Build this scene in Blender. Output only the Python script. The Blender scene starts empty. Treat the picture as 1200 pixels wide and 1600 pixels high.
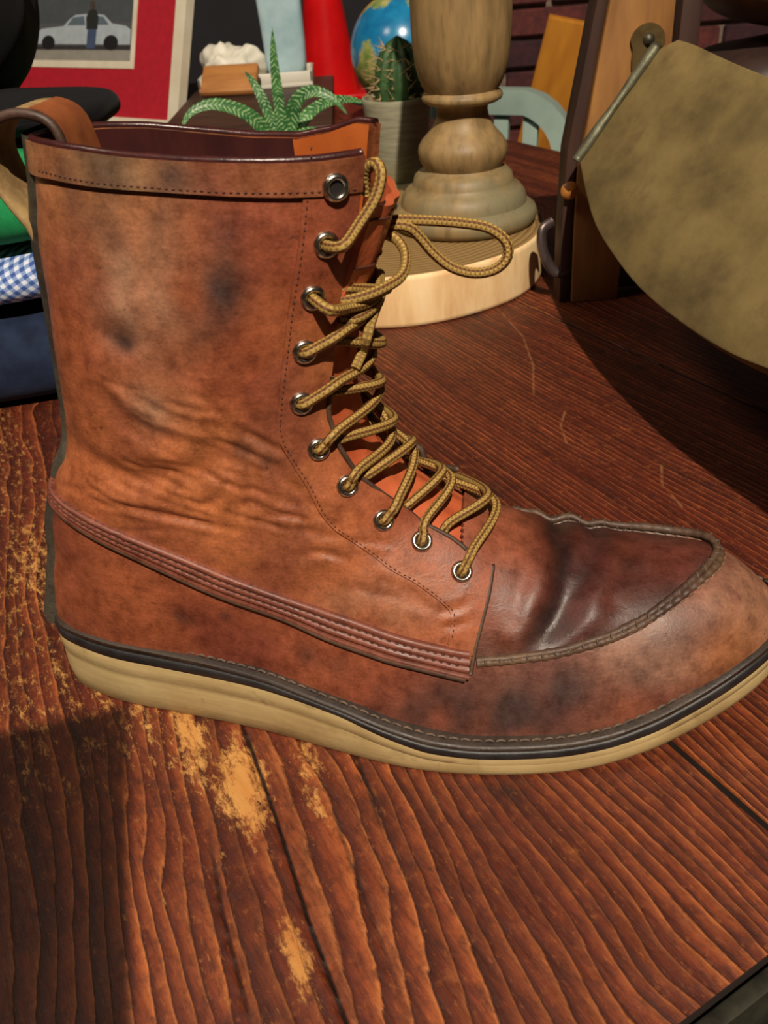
import bpy, bmesh, math, random
import numpy as np
from mathutils import Matrix, Vector

random.seed(7)
rng = np.random.default_rng(11)
scene = bpy.context.scene
COL = scene.collection

# ---------------------------------------------------------------- camera
CAM_H = .27
PITCH, ROLL = math.radians(34), math.radians(4.5)
fw = Vector((0, math.cos(PITCH), -math.sin(PITCH)))
r0 = Vector((1, 0, 0)); u0 = Vector((0, math.sin(PITCH), math.cos(PITCH)))
rt = math.cos(ROLL)*r0 - math.sin(ROLL)*u0
up = math.cos(ROLL)*u0 + math.sin(ROLL)*r0
cd = bpy.data.cameras.new('camera')
cam = bpy.data.objects.new('camera', cd); COL.objects.link(cam)
m4 = Matrix((rt, up, -fw)).transposed().to_4x4()
m4.translation = (0, 0, CAM_H)
cam.matrix_world = m4
cd.sensor_fit = 'VERTICAL'; cd.sensor_height = 24.0; cd.lens = 24.0*1350/1600
cd.clip_start = .01; cd.clip_end = 50
cd.dof.use_dof = True; cd.dof.focus_distance = .37; cd.dof.aperture_fstop = 16
scene.camera = cam

# ---------------------------------------------------------------- world, lamps, exposure
w = bpy.data.worlds.new('room_ambient'); scene.world = w; w.use_nodes = True
w.node_tree.nodes['Background'].inputs[0].default_value = (.85, .72, .62, 1)
w.node_tree.nodes['Background'].inputs[1].default_value = .017
def lamp(name, kind, loc, energy, color, target=None, **kw):
    l = bpy.data.lights.new(name, kind); l.energy = energy; l.color = color
    for k, v in kw.items(): setattr(l, k, v)
    o = bpy.data.objects.new(name, l); COL.objects.link(o); o.location = loc
    if target is not None:
        o.rotation_euler = (Vector(target) - Vector(loc)).to_track_quat('-Z', 'Y').to_euler()
    return o
lamp('room_lamp', 'SPOT', (.22, -2.34, 3.47), 950, (1, .87, .70), (0, .5, .05), spot_size=math.radians(80), spot_blend=.6, shadow_soft_size=.035)
lamp('ceiling_lamp', 'AREA', (-.95, .35, 1.45), 5.5, (1, .84, .66), (-.1, .35, .1), shape='DISK', size=.35)
vs = scene.view_settings
vs.view_transform = 'Standard'; vs.look = 'None'; vs.gamma = 1; vs.use_curve_mapping = False
vs.exposure = 0.12

# ---------------------------------------------------------------- helpers
def lin(c):
    c = c/255.0
    return c/12.92 if c <= .04045 else ((c + .055)/1.055)**2.4
def rgb(r, g, b): return (lin(r), lin(g), lin(b), 1)
class NT:
    """small wrapper to wire shader nodes"""
    def __init__(s, name, rough=.5, spec=.5, metal=0.0):
        s.m = bpy.data.materials.new(name); s.m.use_nodes = True
        s.t = s.m.node_tree; s.n = s.t.nodes; s.b = s.n['Principled BSDF']
        s.b.inputs['Roughness'].default_value = rough
        s.b.inputs['Specular IOR Level'].default_value = spec
        s.b.inputs['Metallic'].default_value = metal
    def node(s, typ, ins=None, **kw):
        nd = s.n.new(typ)
        for k, v in kw.items(): setattr(nd, k, v)
        for k, v in (ins or {}).items(): s.set(nd.inputs[k], v)
        return nd
    def set(s, sock, v):
        if hasattr(v, 'is_output'): s.t.links.new(v, sock)
        elif hasattr(v, 'outputs'): s.t.links.new(v.outputs[0], sock)
        else: sock.default_value = v
    def base(s, v): s.set(s.b.inputs['Base Color'], v)
    def inp(s, k, v): s.set(s.b.inputs[k], v)
    def attr(s, name): return s.node('ShaderNodeAttribute', attribute_name=name)
    def coord(s, kind='Object'): return s.node('ShaderNodeTexCoord').outputs[kind]
    def mapping(s, v, scale=(1,1,1), rot=(0,0,0), loc=(0,0,0)):
        return s.node('ShaderNodeMapping', {'Vector': v, 'Scale': scale, 'Rotation': rot, 'Location': loc}).outputs[0]
    def noise(s, v, scale=5, detail=4, rough=.55, dist=0):
        return s.node('ShaderNodeTexNoise', {'Vector': v, 'Scale': scale, 'Detail': detail, 'Roughness': rough, 'Distortion': dist}).outputs[0]
    def ramp(s, f, stops, interp='LINEAR'):
        nd = s.node('ShaderNodeValToRGB', {'Fac': f}); cr = nd.color_ramp; cr.interpolation = interp
        while len(cr.elements) < len(stops): cr.elements.new(.5)
        for e_, (p, c) in zip(cr.elements, stops):
            e_.position = p; e_.color = c if len(c) == 4 else (*c, 1)
        return nd.outputs[0]
    def fr(s, f, lo, hi, a=0.0, b=1.0):
        return s.node('ShaderNodeMapRange', {'Value': f, 'From Min': lo, 'From Max': hi, 'To Min': a, 'To Max': b}, clamp=True).outputs[0]
    def math(s, op, a, b=0.0):
        return s.node('ShaderNodeMath', {0: a, 1: b}, operation=op).outputs[0]
    def mix(s, f, a, b, blend='MIX'):
        nd = s.node('ShaderNodeMix', data_type='RGBA', blend_type=blend)
        s.set(nd.inputs['Factor'], f); s.set(nd.inputs[6], a); s.set(nd.inputs[7], b)
        return nd.outputs[2]
    def bump(s, h, strength=.3, dist=.002, prev=None):
        nd = s.node('ShaderNodeBump', {'Height': h, 'Strength': strength, 'Distance': dist})
        if prev is not None: s.set(nd.inputs['Normal'], prev)
        return nd.outputs[0]
    def normal(s, v): s.set(s.b.inputs['Normal'], v)

def simple_mat(name, col, col2=None, scale=30, rough=.6, metal=0.0, bump=.15, bdist=.001, stretch=(1,1,1), detail=4, spec=.5):
    t = NT(name, rough, spec, metal)
    co = t.mapping(t.coord(), stretch)
    n = t.noise(co, scale, detail)
    c2 = col2 or tuple(x*.7 for x in col[:3]) + (1,)
    t.base(t.ramp(n, [(.3, c2), (.7, col)]))
    if bump: t.normal(t.bump(t.noise(co, scale*2.2, 5), bump, bdist))
    return t.m

def add(name, mesh, mat=None, parent=None, smooth=True):
    o = bpy.data.objects.new(name, mesh); COL.objects.link(o)
    if mat is not None and not mesh.materials: mesh.materials.append(mat)
    if parent is not None: o.parent = parent
    if smooth and len(mesh.polygons):
        mesh.polygons.foreach_set('use_smooth', np.ones(len(mesh.polygons), bool))
    return o
def tag(o, label, cat, group=None, kind=None):
    if label: o['label'] = label
    if cat: o['category'] = cat
    if group: o['group'] = group
    if kind: o['kind'] = kind
    return o
def empty(name, loc=(0,0,0), rz=0.0):
    o = bpy.data.objects.new(name, None); COL.objects.link(o)
    o.location = loc; o.rotation_euler = (0, 0, rz); o.empty_display_size = .05
    return o
def mesh_of(name, V, F, uv=None, attrs=None, cols=None):
    me = bpy.data.meshes.new(name)
    me.from_pydata([tuple(map(float, v)) for v in V], [], [tuple(int(i) for i in f) for f in F])
    if uv is not None:   # per-vertex uv
        l = me.uv_layers.new(name='UVMap'); idx = np.empty(len(me.loops), np.int32); me.loops.foreach_get('vertex_index', idx)
        l.data.foreach_set('uv', np.asarray(uv, np.float32)[idx].ravel())
    for k, a in (attrs or {}).items():
        at = me.attributes.new(k, 'FLOAT', 'POINT'); at.data.foreach_set('value', np.asarray(a, np.float32))
    if cols is not None:
        at = me.attributes.new('Col', 'FLOAT_COLOR', 'POINT')
        c4 = np.concatenate([np.asarray(cols, np.float32)[:, :3], np.ones((len(V), 1), np.float32)], 1)
        at.data.foreach_set('color', c4.ravel())
    me.update(); return me
def fix_normals(me):
    bm = bmesh.new(); bm.from_mesh(me); bmesh.ops.recalc_face_normals(bm, faces=bm.faces); bm.to_mesh(me); bm.free(); return me
def sharp(o, ang=35):
    """smooth shading with sharp edges above ang"""
    bm = bmesh.new(); bm.from_mesh(o.data); lim = math.radians(ang)
    for e_ in bm.edges:
        if len(e_.link_faces) == 2 and e_.calc_face_angle(0) > lim: e_.smooth = False
    bm.to_mesh(o.data); bm.free(); return o
def grid_faces(nu, nv, cu=False, cv=False):
    F = []
    for i in range(nu if cu else nu-1):
        for j in range(nv if cv else nv-1):
            a = i*nv + j; b = ((i+1) % nu)*nv + j; c_ = ((i+1) % nu)*nv + (j+1) % nv; d = i*nv + (j+1) % nv
            F.append((a, b, c_, d))
    return F
def catmull(P, n=8, closed=False):
    P = [np.asarray(p, float) for p in P]; out = []
    N = len(P)
    for i in range(N if closed else N-1):
        if closed: a, b, c_, d = P[(i-1) % N], P[i], P[(i+1) % N], P[(i+2) % N]
        else:
            a = P[i-1] if i else 2*P[0]-P[1]; b, c_ = P[i], P[i+1]; d = P[i+2] if i+2 < N else 2*P[-1]-P[-2]
        for k in range(n):
            t = k/n
            out.append(.5*((2*b) + (-a+c_)*t + (2*a-5*b+4*c_-d)*t*t + (-a+3*b-3*c_+d)*t**3))
    if not closed: out.append(P[-1])
    return np.array(out)
def tube(path, rad, seg=10, cap=True, flat=1.0, closed=False):
    """swept round tube with uv (u along, v around); rad scalar or list"""
    path = np.asarray(path, float); n = len(path)
    rad = np.broadcast_to(np.asarray(rad, float), (n,))
    if closed: T = np.roll(path, -1, 0) - np.roll(path, 1, 0)
    else: T = np.gradient(path, axis=0)
    T /= np.maximum(np.linalg.norm(T, axis=1), 1e-9)[:, None]
    ref = np.array([0, 0, 1.0]) if abs(T[0][2]) < .9 else np.array([1.0, 0, 0])
    N = ref - T[0]*(ref@T[0]); N /= np.linalg.norm(N); Ns = [N]
    for i in range(1, n):
        N = Ns[-1] - T[i]*(Ns[-1]@T[i]); N /= max(np.linalg.norm(N), 1e-9); Ns.append(N)
    Ns = np.array(Ns); B = np.cross(T, Ns)
    th = np.linspace(0, 2*np.pi, seg, endpoint=False)
    V = path[:, None] + rad[:, None, None]*(np.cos(th)[None, :, None]*Ns[:, None] + flat*np.sin(th)[None, :, None]*B[:, None])
    L = np.concatenate([[0], np.cumsum(np.linalg.norm(np.diff(path, axis=0), axis=1))])
    uv = np.stack(np.broadcast_arrays(L[:, None], (th/(2*np.pi))[None]), -1).reshape(-1, 2)
    F = grid_faces(n, seg, closed, True)
    V = V.reshape(-1, 3)
    if cap and not closed:
        F += [tuple(range(seg))[::-1], tuple(range((n-1)*seg, n*seg))]
    return V, F, uv
def join(parts):
    """join (V, F[, uv]) lists"""
    Vs, Fs, Us = [], [], []; off = 0
    for p in parts:
        V = np.asarray(p[0], float); Vs.append(V); Fs += [tuple(i+off for i in f) for f in p[1]]; off += len(V)
        Us.append(np.asarray(p[2]) if len(p) > 2 else np.zeros((len(V), 2)))
    return np.concatenate(Vs), Fs, np.concatenate(Us)
def lathe(prof, seg=48, c=(0, 0, 0)):
    prof = np.asarray(prof, float); th = np.linspace(0, 2*np.pi, seg, endpoint=False)
    V = np.stack([prof[:, None, 0]*np.cos(th)[None] + c[0], prof[:, None, 0]*np.sin(th)[None] + c[1], np.broadcast_to(prof[:, None, 1], (len(prof), seg)) + c[2]], -1).reshape(-1, 3)
    F = [f[::-1] for f in grid_faces(len(prof), seg, False, True)]
    return V, F
def box(c, size, R=None):
    V = np.array([[x, y, z] for x in (-.5, .5) for y in (-.5, .5) for z in (-.5, .5)])*np.asarray(size)
    if R is not None: V = V @ np.asarray(R).T
    return V + np.asarray(c), [(0, 1, 3, 2), (4, 6, 7, 5), (0, 4, 5, 1), (2, 3, 7, 6), (0, 2, 6, 4), (1, 5, 7, 3)]
def bevel_mesh(me, w, seg=2):
    bm = bmesh.new(); bm.from_mesh(me)
    bmesh.ops.bevel(bm, geom=list(bm.edges), offset=w, segments=seg, profile=.5, affect='EDGES')
    bm.to_mesh(me); bm.free(); return me
def bbox_obj(name, c, size, mat, parent=None, bev=.003, R=None, seg=2):
    me = mesh_of(name, *box(c, size, R)); fix_normals(me)
    if bev: bevel_mesh(me, bev, seg)
    o = add(name, me, mat, parent); sharp(o, 40); return o
def prism(poly, h, axis='y', c=(0, 0, 0), bev=0.0):
    """extrude a 2D outline; axis y: poly in (x, z), depth +y;  axis z: poly in (x, y), depth +z"""
    n = len(poly); V = []
    for s in (0, h):
        for a, b in poly: V.append((a, s, b) if axis == 'y' else (a, b, s))
    V = np.array(V, float) + np.asarray(c)
    F = [tuple(range(n)), tuple(range(2*n-1, n-1, -1))] + [(i, i+n, (i+1) % n + n, (i+1) % n) for i in range(n)]
    return V, F
def rot(ax, deg): return np.array(Matrix.Rotation(math.radians(deg), 3, ax))
def vnoise(P, f, seed=0):
    """cheap smooth noise in about -1..1"""
    r = np.random.default_rng(seed); out = np.zeros(len(P))
    for k in range(7):
        d = r.normal(size=3); d /= np.linalg.norm(d)
        out += np.sin((P@d)*f*r.uniform(.6, 1.6) + r.uniform(0, 6.28))
    return out/3.2
# ---------------------------------------------------------------- room shell and table
ANG = math.radians(-62)
GX, GY = math.cos(ANG), math.sin(ANG)          # along the planks
TX, TY = -GY, GX                               # across the planks
def st2xy(s, t): return s*GX + t*TX, s*GY + t*TY

def wood_table_mat():
    t = NT('worn_plank_wood', .45, .45)
    co = t.coord()
    ph = t.attr('phase').outputs['Fac']; wear = t.attr('wear').outputs['Fac']; crack = t.math('MULTIPLY', t.fr(t.math('ABSOLUTE', t.attr('cdist').outputs['Fac']), .0011, .0004), t.attr('crack').outputs['Fac'])
    scr = t.math('MULTIPLY', t.fr(t.math('ABSOLUTE', t.attr('sdist').outputs['Fac']), .0012, .0003), t.fr(t.noise(co, 130, 3), .38, .55))
    tone = t.attr('tone').outputs['Fac']
    st = t.mapping(co, (1.2, 7, 7))            # object x runs along the grain
    nz = t.noise(st, 9, 3); nz2 = t.noise(t.mapping(co, (4, 14, 8)), 22, 4, .6); nz3 = t.noise(t.mapping(co, (1.0, 3.2, 3)), 6, 2)
    p2 = t.math('ADD', ph, t.math('MULTIPLY', t.math('SUBTRACT', nz, .5), .9))
    p2 = t.math('ADD', p2, t.math('MULTIPLY', t.math('SUBTRACT', nz3, .5), 3.2))
    p2 = t.math('ADD', p2, t.math('MULTIPLY', t.math('SUBTRACT', nz2, .5), .30))
    f = t.math('FRACT', p2)
    ring = t.node('ShaderNodeTexWhiteNoise', {'W': t.math('FLOOR', p2)}, noise_dimensions='1D').outputs['Value']
    # one growth ring: soft trough, ridge rising to a crisp lip
    colA = t.ramp(f, [(0, rgb(54, 18, 10)), (.10, rgb(82, 34, 20)), (.45, rgb(116, 55, 30)), (.80, rgb(140, 75, 40)), (.94, rgb(168, 102, 58)), (1, rgb(62, 20, 12))])
    colB = t.ramp(f, [(0, rgb(62, 24, 15)), (.50, rgb(88, 37, 22)), (.76, rgb(100, 44, 26)), (.88, rgb(148, 82, 46)), (.95, rgb(142, 76, 42)), (1, rgb(64, 26, 16))])
    col = t.mix(tone, colA, colB)
    big = t.noise(t.mapping(co, (2, 5, 5)), 4.2, 4)
    col = t.mix(t.fr(big, .45, .68, 0, .75), col, rgb(74, 24, 15)); col = t.mix(t.fr(t.noise(t.mapping(co, (5, 9, 5)), 4.6, 5, .65), .56, .70, 0, .6), col, rgb(48, 22, 20))
    col = t.mix(1.0, col, t.ramp(ring, [(0, (.60, .52, .50)), (.5, (.98, .95, .93)), (1, (1.22, 1.18, 1.10))]), 'MULTIPLY')
    fs = t.noise(t.mapping(co, (55, 420, 60)), 1.0, 7, .68); mg = t.noise(co, 130, 7, .72)
    col = t.mix(1.0, col, t.ramp(fs, [(.30, (.55, .48, .46)), (.5, (1, .98, .96)), (.70, (1.32, 1.28, 1.2))]), 'MULTIPLY')
    col = t.mix(t.fr(mg, .50, .66, 0, .62), col, rgb(60, 26, 20)); col = t.mix(t.fr(mg, .42, .30, 0, .30), col, rgb(186, 112, 54))
    # grime in pores, dark spots
    grime = t.noise(t.mapping(co, (6, 16, 6)), 16, 5, .65)
    col = t.mix(t.fr(grime, .52, .72, 0, .7), col, rgb(52, 20, 16))
    spots = t.noise(co, 26, 3)
    col = t.mix(t.fr(spots, .62, .72, 0, .75), col, rgb(36, 18, 18))
    fl = t.noise(t.mapping(co, (70, 170, 70)), 3.0, 5, .75)
    col = t.mix(t.fr(fl, .57, .70, 0, .38), col, rgb(186, 110, 48)); col = t.mix(t.fr(fl, .44, .30, 0, .6), col, rgb(58, 22, 16))
    # bare worn wood where the finish is scraped away
    wn = t.noise(t.mapping(co, (20, 46, 16)), 5.5, 9, .80, .25)
    wn2 = t.noise(t.mapping(co, (1.6, 8, 2)), 7, 4)
    wm = t.math('ADD', t.math('MULTIPLY', wear, .34), t.math('ADD', t.math('MULTIPLY', wn, .78), t.math('MULTIPLY', wn2, .12)))
    wf = t.fr(wm, .64, .74, 0, .88)
    col = t.mix(wf, col, t.ramp(wn2, [(.3, rgb(186, 118, 52)), (.7, rgb(214, 164, 92))]))
    col = t.mix(t.math('MULTIPLY', scr, .38), col, rgb(170, 116, 74))
    col = t.mix(t.math('MULTIPLY', crack, .95), col, rgb(16, 9, 7))
    t.base(col)
    rg = t.fr(nz2, .2, .8, .34, .6); rg = t.math('ADD', rg, t.math('MULTIPLY', wf, .2))
    t.inp('Roughness', rg)
    h = t.ramp(f, [(0, (0,0,0)), (.12, (.15,.15,.15)), (.7, (.75,.75,.75)), (.93, (1,1,1)), (1, (0,0,0))])
    nb = t.bump(h, .45, .0013)
    nb = t.bump(t.math('ADD', fs, mg), .45, .0010, nb)
    t.normal(nb)
    return t.m
M_TABLE = wood_table_mat()
M_DKSIDE = simple_mat('plank_side_shade', rgb(40, 22, 16), rgb(22, 12, 10), 30, .8)  # shade of the gaps between planks put into the side colour
S_NEAR, S_FAR = -.073, -2.15
EDGES = [-.552, -.302, -.052, .198, .443, .648, .835]
TOP_T = .04
def seg_dist(S, T, pts):
    d = np.full(S.shape, 9.0)
    for (a, b), (c_, e_) in zip(pts[:-1], pts[1:]):
        vx, vy = c_-a, e_-b; L = vx*vx + vy*vy
        k = np.clip(((S-a)*vx + (T-b)*vy)/L, 0, 1)
        d = np.minimum(d, np.hypot(S-a-k*vx, T-b-k*vy))
    return d
def sstep(x, a, b):
    k = np.clip((x-a)/(b-a), 0, 1); return k*k*(3-2*k)
CRACKS = [([(-.262,.061),(-.238,.058),(-.205,.053),(-.188,.050),(-.160,.045),(-.137,.042),(-.10,.037)], .0011),
          ([(-.225,.096),(-.212,.092),(-.168,.081)], .0008),
          ([(-.215,.030),(-.18,.022),(-.13,.014)], .0008), ([(-.205,.074),(-.17,.067),(-.12,.058)], .0006)]
WEAR = [(-.223,.048,.030,.014,1.0),(-.152,.037,.022,.006,.95),(-.262,.040,.045,.012,.8),(-.223,.075,.030,.010,.7),(-.285,.028,.050,.012,.55),(-.176,.108,.015,.010,.45),
        (-.205,.068,.030,.006,.7),(-.215,.020,.04,.010,.45),(-.17,.012,.05,.008,.4),(-.42,.012,.12,.04,.60),(-.33,.004,.08,.03,.52),(-.36,-.01,.08,.03,.35),(-.13,.020,.03,.006,.5),(-.10,.165,.03,.006,.35)]
SCRATCH = [[(-.560,.420),(-.500,.400),(-.452,.372),(-.418,.345)], [(-.385,.345),(-.372,.330),(-.352,.318)], [(-.300,.345),(-.285,.330),(-.262,.322)]]
table = empty('plank_table', (0, 0, 0)); tag(table, 'old red-brown plank table with worn ridged grain, under the boot', 'table')
for k in range(len(EDGES)-1):
    t0, t1 = EDGES[k]+.0013, EDGES[k+1]-.0013
    if k == 2: ts, ss = np.arange(t0, t1, .0016), np.concatenate([np.arange(S_NEAR, -.29, -.0018), np.arange(-.29, -.5, -.005), np.arange(-.5, S_FAR, -.02)])
    elif k in (3,): ts, ss = np.arange(t0, t1, .002), np.concatenate([np.arange(S_NEAR, -.62, -.005), np.arange(-.62, S_FAR, -.02)])
    else: ts, ss = np.arange(t0, t1, .006), np.arange(S_NEAR, S_FAR, -.02)
    ts = np.concatenate([[t0, t0+.0007], ts[(ts > t0+.0012) & (ts < t1-.0012)], [t1-.0007, t1]]); ss = np.append(ss, S_FAR)
    S, T = np.meshgrid(ss, ts, indexing='ij')
    r_ = np.random.default_rng(40+k); a1, a2, a3 = r_.uniform(0, 6.28, 3)
    warp = .006*np.sin(S*4.1+a1) + .004*np.sin(S*9.3+T*6+a2)
    if k == 2:
        warp = .17*(S+.16)*(1-sstep(T, .10, .165)) + .0025*np.sin(S*30+T*50) + .02*np.exp(-((S+.088)/.018)**2-((T-.128)/.02)**2)*.35
        sp = np.interp(T+0*S, [-.05,.02,.05,.08,.115,.135,.16,.2], [.0062,.0068,.0085,.0082,.0062,.0044,.0042,.0052])
        ph = np.cumsum(np.gradient(T, axis=1)/sp, axis=1) + warp/.0068
    elif k == 3:
        ph = (T + .0015*np.sin(S*14+1) + .03*(S+.4)*sstep(T, .35, .3))/.0038
    else:
        ph = (T+warp)/.0048
    wear = np.zeros_like(S); crack = np.zeros_like(S); tone = np.zeros_like(S)
    for (s_, t_, rs, rtt, am) in WEAR:
        dd = ((S-s_)/rs)**2 + ((T-t_ + .15*(S-s_))/rtt)**2
        wear = np.maximum(wear, am*np.exp(-dd))
    if k == 2: wear = np.maximum(wear, .30*sstep(-S, .10, .20)*sstep(-T, -.13, -.07)); wear = np.maximum(wear, .48*sstep(-S, .20, .26)*sstep(-T, -.07, -.03))
    cdist = np.full_like(S, .05); sdist = np.full_like(S, .05)
    def signed(pts, ref):
        d = seg_dist(S, T, pts); pp = np.array(sorted(pts)); sg = np.sign(T - np.interp(S, pp[:, 0], pp[:, 1])); return np.where(d < np.abs(ref), np.where(sg == 0, 1, sg)*d, ref)
    for pts in SCRATCH: sdist = signed(pts, sdist)
    if k == 2:
        for pts, wd in CRACKS:
            cdist = signed(pts, cdist); a_, b_ = min(p[0] for p in pts), max(p[0] for p in pts)
            crack = np.maximum(crack, (wd/.0011)*np.exp(-(seg_dist(S, T, pts)/.012)**4)*sstep(S, a_-.002, a_+.02)*sstep(-S, -b_-.002, -b_+.02))
    tone = np.clip(.7 + 0*S, 0, 1) if k != 2 else sstep(-S, .24, .34)*.7
    if k == 3: tone = sstep(-S, .12, .22)*.95
    Z = -.0014*crack*(np.abs(cdist) < .0010)
    edge = np.minimum(T-t0, t1-T); Z = Z - .0012*(edge < .0003)
    X, Y = st2xy(S, T)
    nS, nT = S.shape
    # plank object: local x along the grain
    V = np.stack([S, T, Z], -1).reshape(-1, 3)
    F = [f[::-1] for f in grid_faces(nS, nT)]
    # underside and sides
    ring = [i*nT for i in range(nS)] + [(nS-1)*nT + j for j in range(1, nT)] + [i*nT + nT-1 for i in range(nS-2, -1, -1)] + [j for j in range(nT-2, 0, -1)]
    base_i = len(V)
    low = V[ring].copy(); low[:, 2] = -TOP_T
    V = np.concatenate([V, low]); nr = len(ring)
    F += [(ring[i], ring[(i+1) % nr], base_i + (i+1) % nr, base_i + i) for i in range(nr)]
    F.append(tuple(base_i + i for i in range(nr)))
    ex = lambda a: np.concatenate([a.ravel(), a.ravel()[ring]])
    me = mesh_of('plank', V, F, attrs={'cdist': ex(cdist), 'sdist': ex(sdist), 'phase': ex(ph), 'wear': ex(wear), 'crack': ex(crack), 'tone': ex(tone)})
    fix_normals(me)
    me.materials.append(M_TABLE); me.materials.append(M_DKSIDE)
    mi = np.zeros(len(me.polygons), np.int32); mi[(nS-1)*(nT-1):] = 1; me.polygons.foreach_set('material_index', mi)
    o = add('plank', me, None, table); o.rotation_euler = (0, 0, ANG)
    sharp(o, 50)
M_DKWOOD = simple_mat('dark_stained_wood', rgb(62, 36, 24), rgb(34, 19, 14), 14, .55, bump=.3, stretch=(1, 6, 6))
M_IRON = simple_mat('dull_iron_trim', rgb(92, 90, 74), rgb(40, 36, 34), 60, .5, .7, .2)
for nm, s_, t_, sx, sy, sz, zc, mt in [('end_trim', S_NEAR+.004, (EDGES[0]+EDGES[-1])/2, .006, EDGES[-1]-EDGES[0], .036, -.0215, M_IRON),
                                  ('apron', S_NEAR-.06, .164, .025, 1.30, .09, -.087, M_DKWOOD), ('apron', S_FAR+.06, .164, .025, 1.30, .09, -.087, M_DKWOOD),
                                  ('apron', (S_NEAR+S_FAR)/2, EDGES[0]+.06, 1.95, .025, .09, -.087, M_DKWOOD), ('apron', (S_NEAR+S_FAR)/2, EDGES[-1]-.06, 1.95, .025, .09, -.087, M_DKWOOD)]:
    x_, y_ = st2xy(s_, t_)
    o = bbox_obj(nm, (0, 0, 0), (sx, sy, sz), mt, table, .0015); o.location = (x_, y_, zc); o.rotation_euler = (0, 0, ANG)
for s_ in (S_NEAR-.06, S_FAR+.06):
    for t_ in (EDGES[0]+.06, EDGES[-1]-.06):
        x_, y_ = st2xy(s_, t_)
        o = bbox_obj('leg', (0, 0, 0), (.07, .07, .71), M_DKWOOD, table, .004); o.location = (x_, y_, -.395); o.rotation_euler = (0, 0, ANG)
FLOOR_Z = -.75
M_FLOOR = simple_mat('dark_floor', rgb(46, 38, 38), rgb(26, 21, 22), 9, .6, bump=.2, bdist=.003)
V, F = box((0, .6, FLOOR_Z-.03), (6, 6, .06)); tag(add('floor', fix_normals(mesh_of('floor', V, F)), M_FLOOR, smooth=False), 'dark floor below the table', None, kind='structure')
M_DARKWALL = simple_mat('dark_painted_wall', rgb(26, 24, 32), rgb(16, 15, 22), 6, .8, bump=.15)
V, F = box((0, 2.56, .65), (6, .1, 2.8)); tag(add('wall_back', fix_normals(mesh_of('wall_back', V, F)), M_DARKWALL, smooth=False), 'dark painted back wall behind the globe', None, kind='structure')
# brick pier standing proud of the back wall
M_MORTAR = simple_mat('old_mortar', rgb(150, 128, 112), rgb(98, 80, 72), 60, .9, bump=.5, bdist=.003)
M_BRICK = []
for i, (a, b) in enumerate([((86, 40, 40), (52, 24, 28)), ((110, 50, 44), (70, 30, 32)), ((70, 34, 40), (44, 22, 30))]):
    M_BRICK.append(simple_mat('dark_brick', rgb(*a), rgb(*b), 45, .85, bump=.5, bdist=.003))
V, F = box((.95, 2.475, 0), (1.3, .09, 1.5)); wb = tag(add('wall_right', fix_normals(mesh_of('wall_right', V, F)), M_MORTAR, smooth=False), 'dark maroon brick wall with pale mortar joints', None, kind='structure')
bms = []
for i in range(3):
    me = mesh_of('brick', *box((0, 0, 0), (.205, .03, .058))); fix_normals(me); bevel_mesh(me, .004, 1); me.materials.append(M_BRICK[i]); bms.append(me)
for row in range(20):
    for cix in range(6):
        o = add('brick', bms[(row*5 + cix*7 + row//3) % 3], None, wb, smooth=False)
        o.location = (.41 + cix*.218 + (.109 if row % 2 else 0) - .02, 2.425 + random.uniform(-.003, .003), -.70 + row*.0685)
        o.rotation_euler = (random.uniform(-.01, .01), 0, random.uniform(-.012, .012))
# ---------------------------------------------------------------- boot shape field
def ip(x, xs, ys):
    return np.interp(x, xs, ys)
def smooth_tab(tab, n=400):
    # piecewise table -> smooth (monotone cubic like) lookup
    xs = np.array([t[0] for t in tab], float); ys = np.array([t[1] for t in tab], float)
    xx = np.linspace(xs[0], xs[-1], n); yy = np.interp(xx, xs, ys)
    k = max(3, n // 28) | 1
    ker = np.hanning(k + 2)[1:-1]; ker /= ker.sum()
    pad = k // 2
    yp = np.concatenate([2*yy[0]-yy[1:pad+1][::-1], yy, 2*yy[-1]-yy[-pad-1:-1][::-1]])
    return xx, np.convolve(yp, ker, 'valid')
T_XB = smooth_tab([(-.02,.012),(.03,.0105),(.055,.0125),(.08,.0185),(.0955,.0245),(.107,.0300),(.1145,.0355),(.124,.0385),(.134,.0410),(.158,.0437),(.178,.0458),(.196,.0485),(.223,.0545),(.26,.062)])
T_XF = smooth_tab([(-.02,.11),(.03,.112),(.05,.122),(.08,.141),(.10,.148),(.12,.1465),(.137,.1455),(.155,.1495),(.175,.1545),(.189,.160),(.218,.1665),(.26,.175)])
T_BW = smooth_tab([(-.02,.0255),(.035,.0268),(.06,.0305),(.09,.0325),(.12,.0320),(.15,.0335),(.19,.0325),(.222,.0290),(.26,.027)])
T_ZT = smooth_tab([(.0,.05),(.06,.075),(.10,.112),(.125,.116),(.14,.1115),(.155,.103),(.17,.0935),(.185,.0865),(.20,.0790),(.215,.0725),(.23,.0690),(.25,.0675),(.27,.0680),(.280,.0685),(.292,.0655),(.302,.060),(.33,.045)])
T_ZB = smooth_tab([(-.02,.036),(.0,.0355),(.04,.0350),(.08,.0335),(.11,.0308),(.14,.0250),(.156,.0208),(.172,.0172),(.19,.0155),(.225,.0158),(.24,.0170),(.257,.0220),(.276,.0295),(.29,.0350),(.33,.045)])
T_WN = smooth_tab([(-.02,.010),(.0,.018),(.02,.0245),(.038,.0255),(.064,.0290),(.1,.0360),(.133,.0448),(.159,.0512),(.184,.0540),(.34,.0540)])   # near half width
T_WF = smooth_tab([(-.02,.010),(.0,.018),(.02,.0250),(.038,.0285),(.064,.0310),(.1,.0320),(.133,.0370),(.159,.0430),(.184,.0475),(.20,.0490),(.34,.0490)])
T_K = smooth_tab([(-.02,2.2),(.15,2.2),(.20,2.4),(.25,3.7),(.28,5.2),(.34,5.6)])
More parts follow.
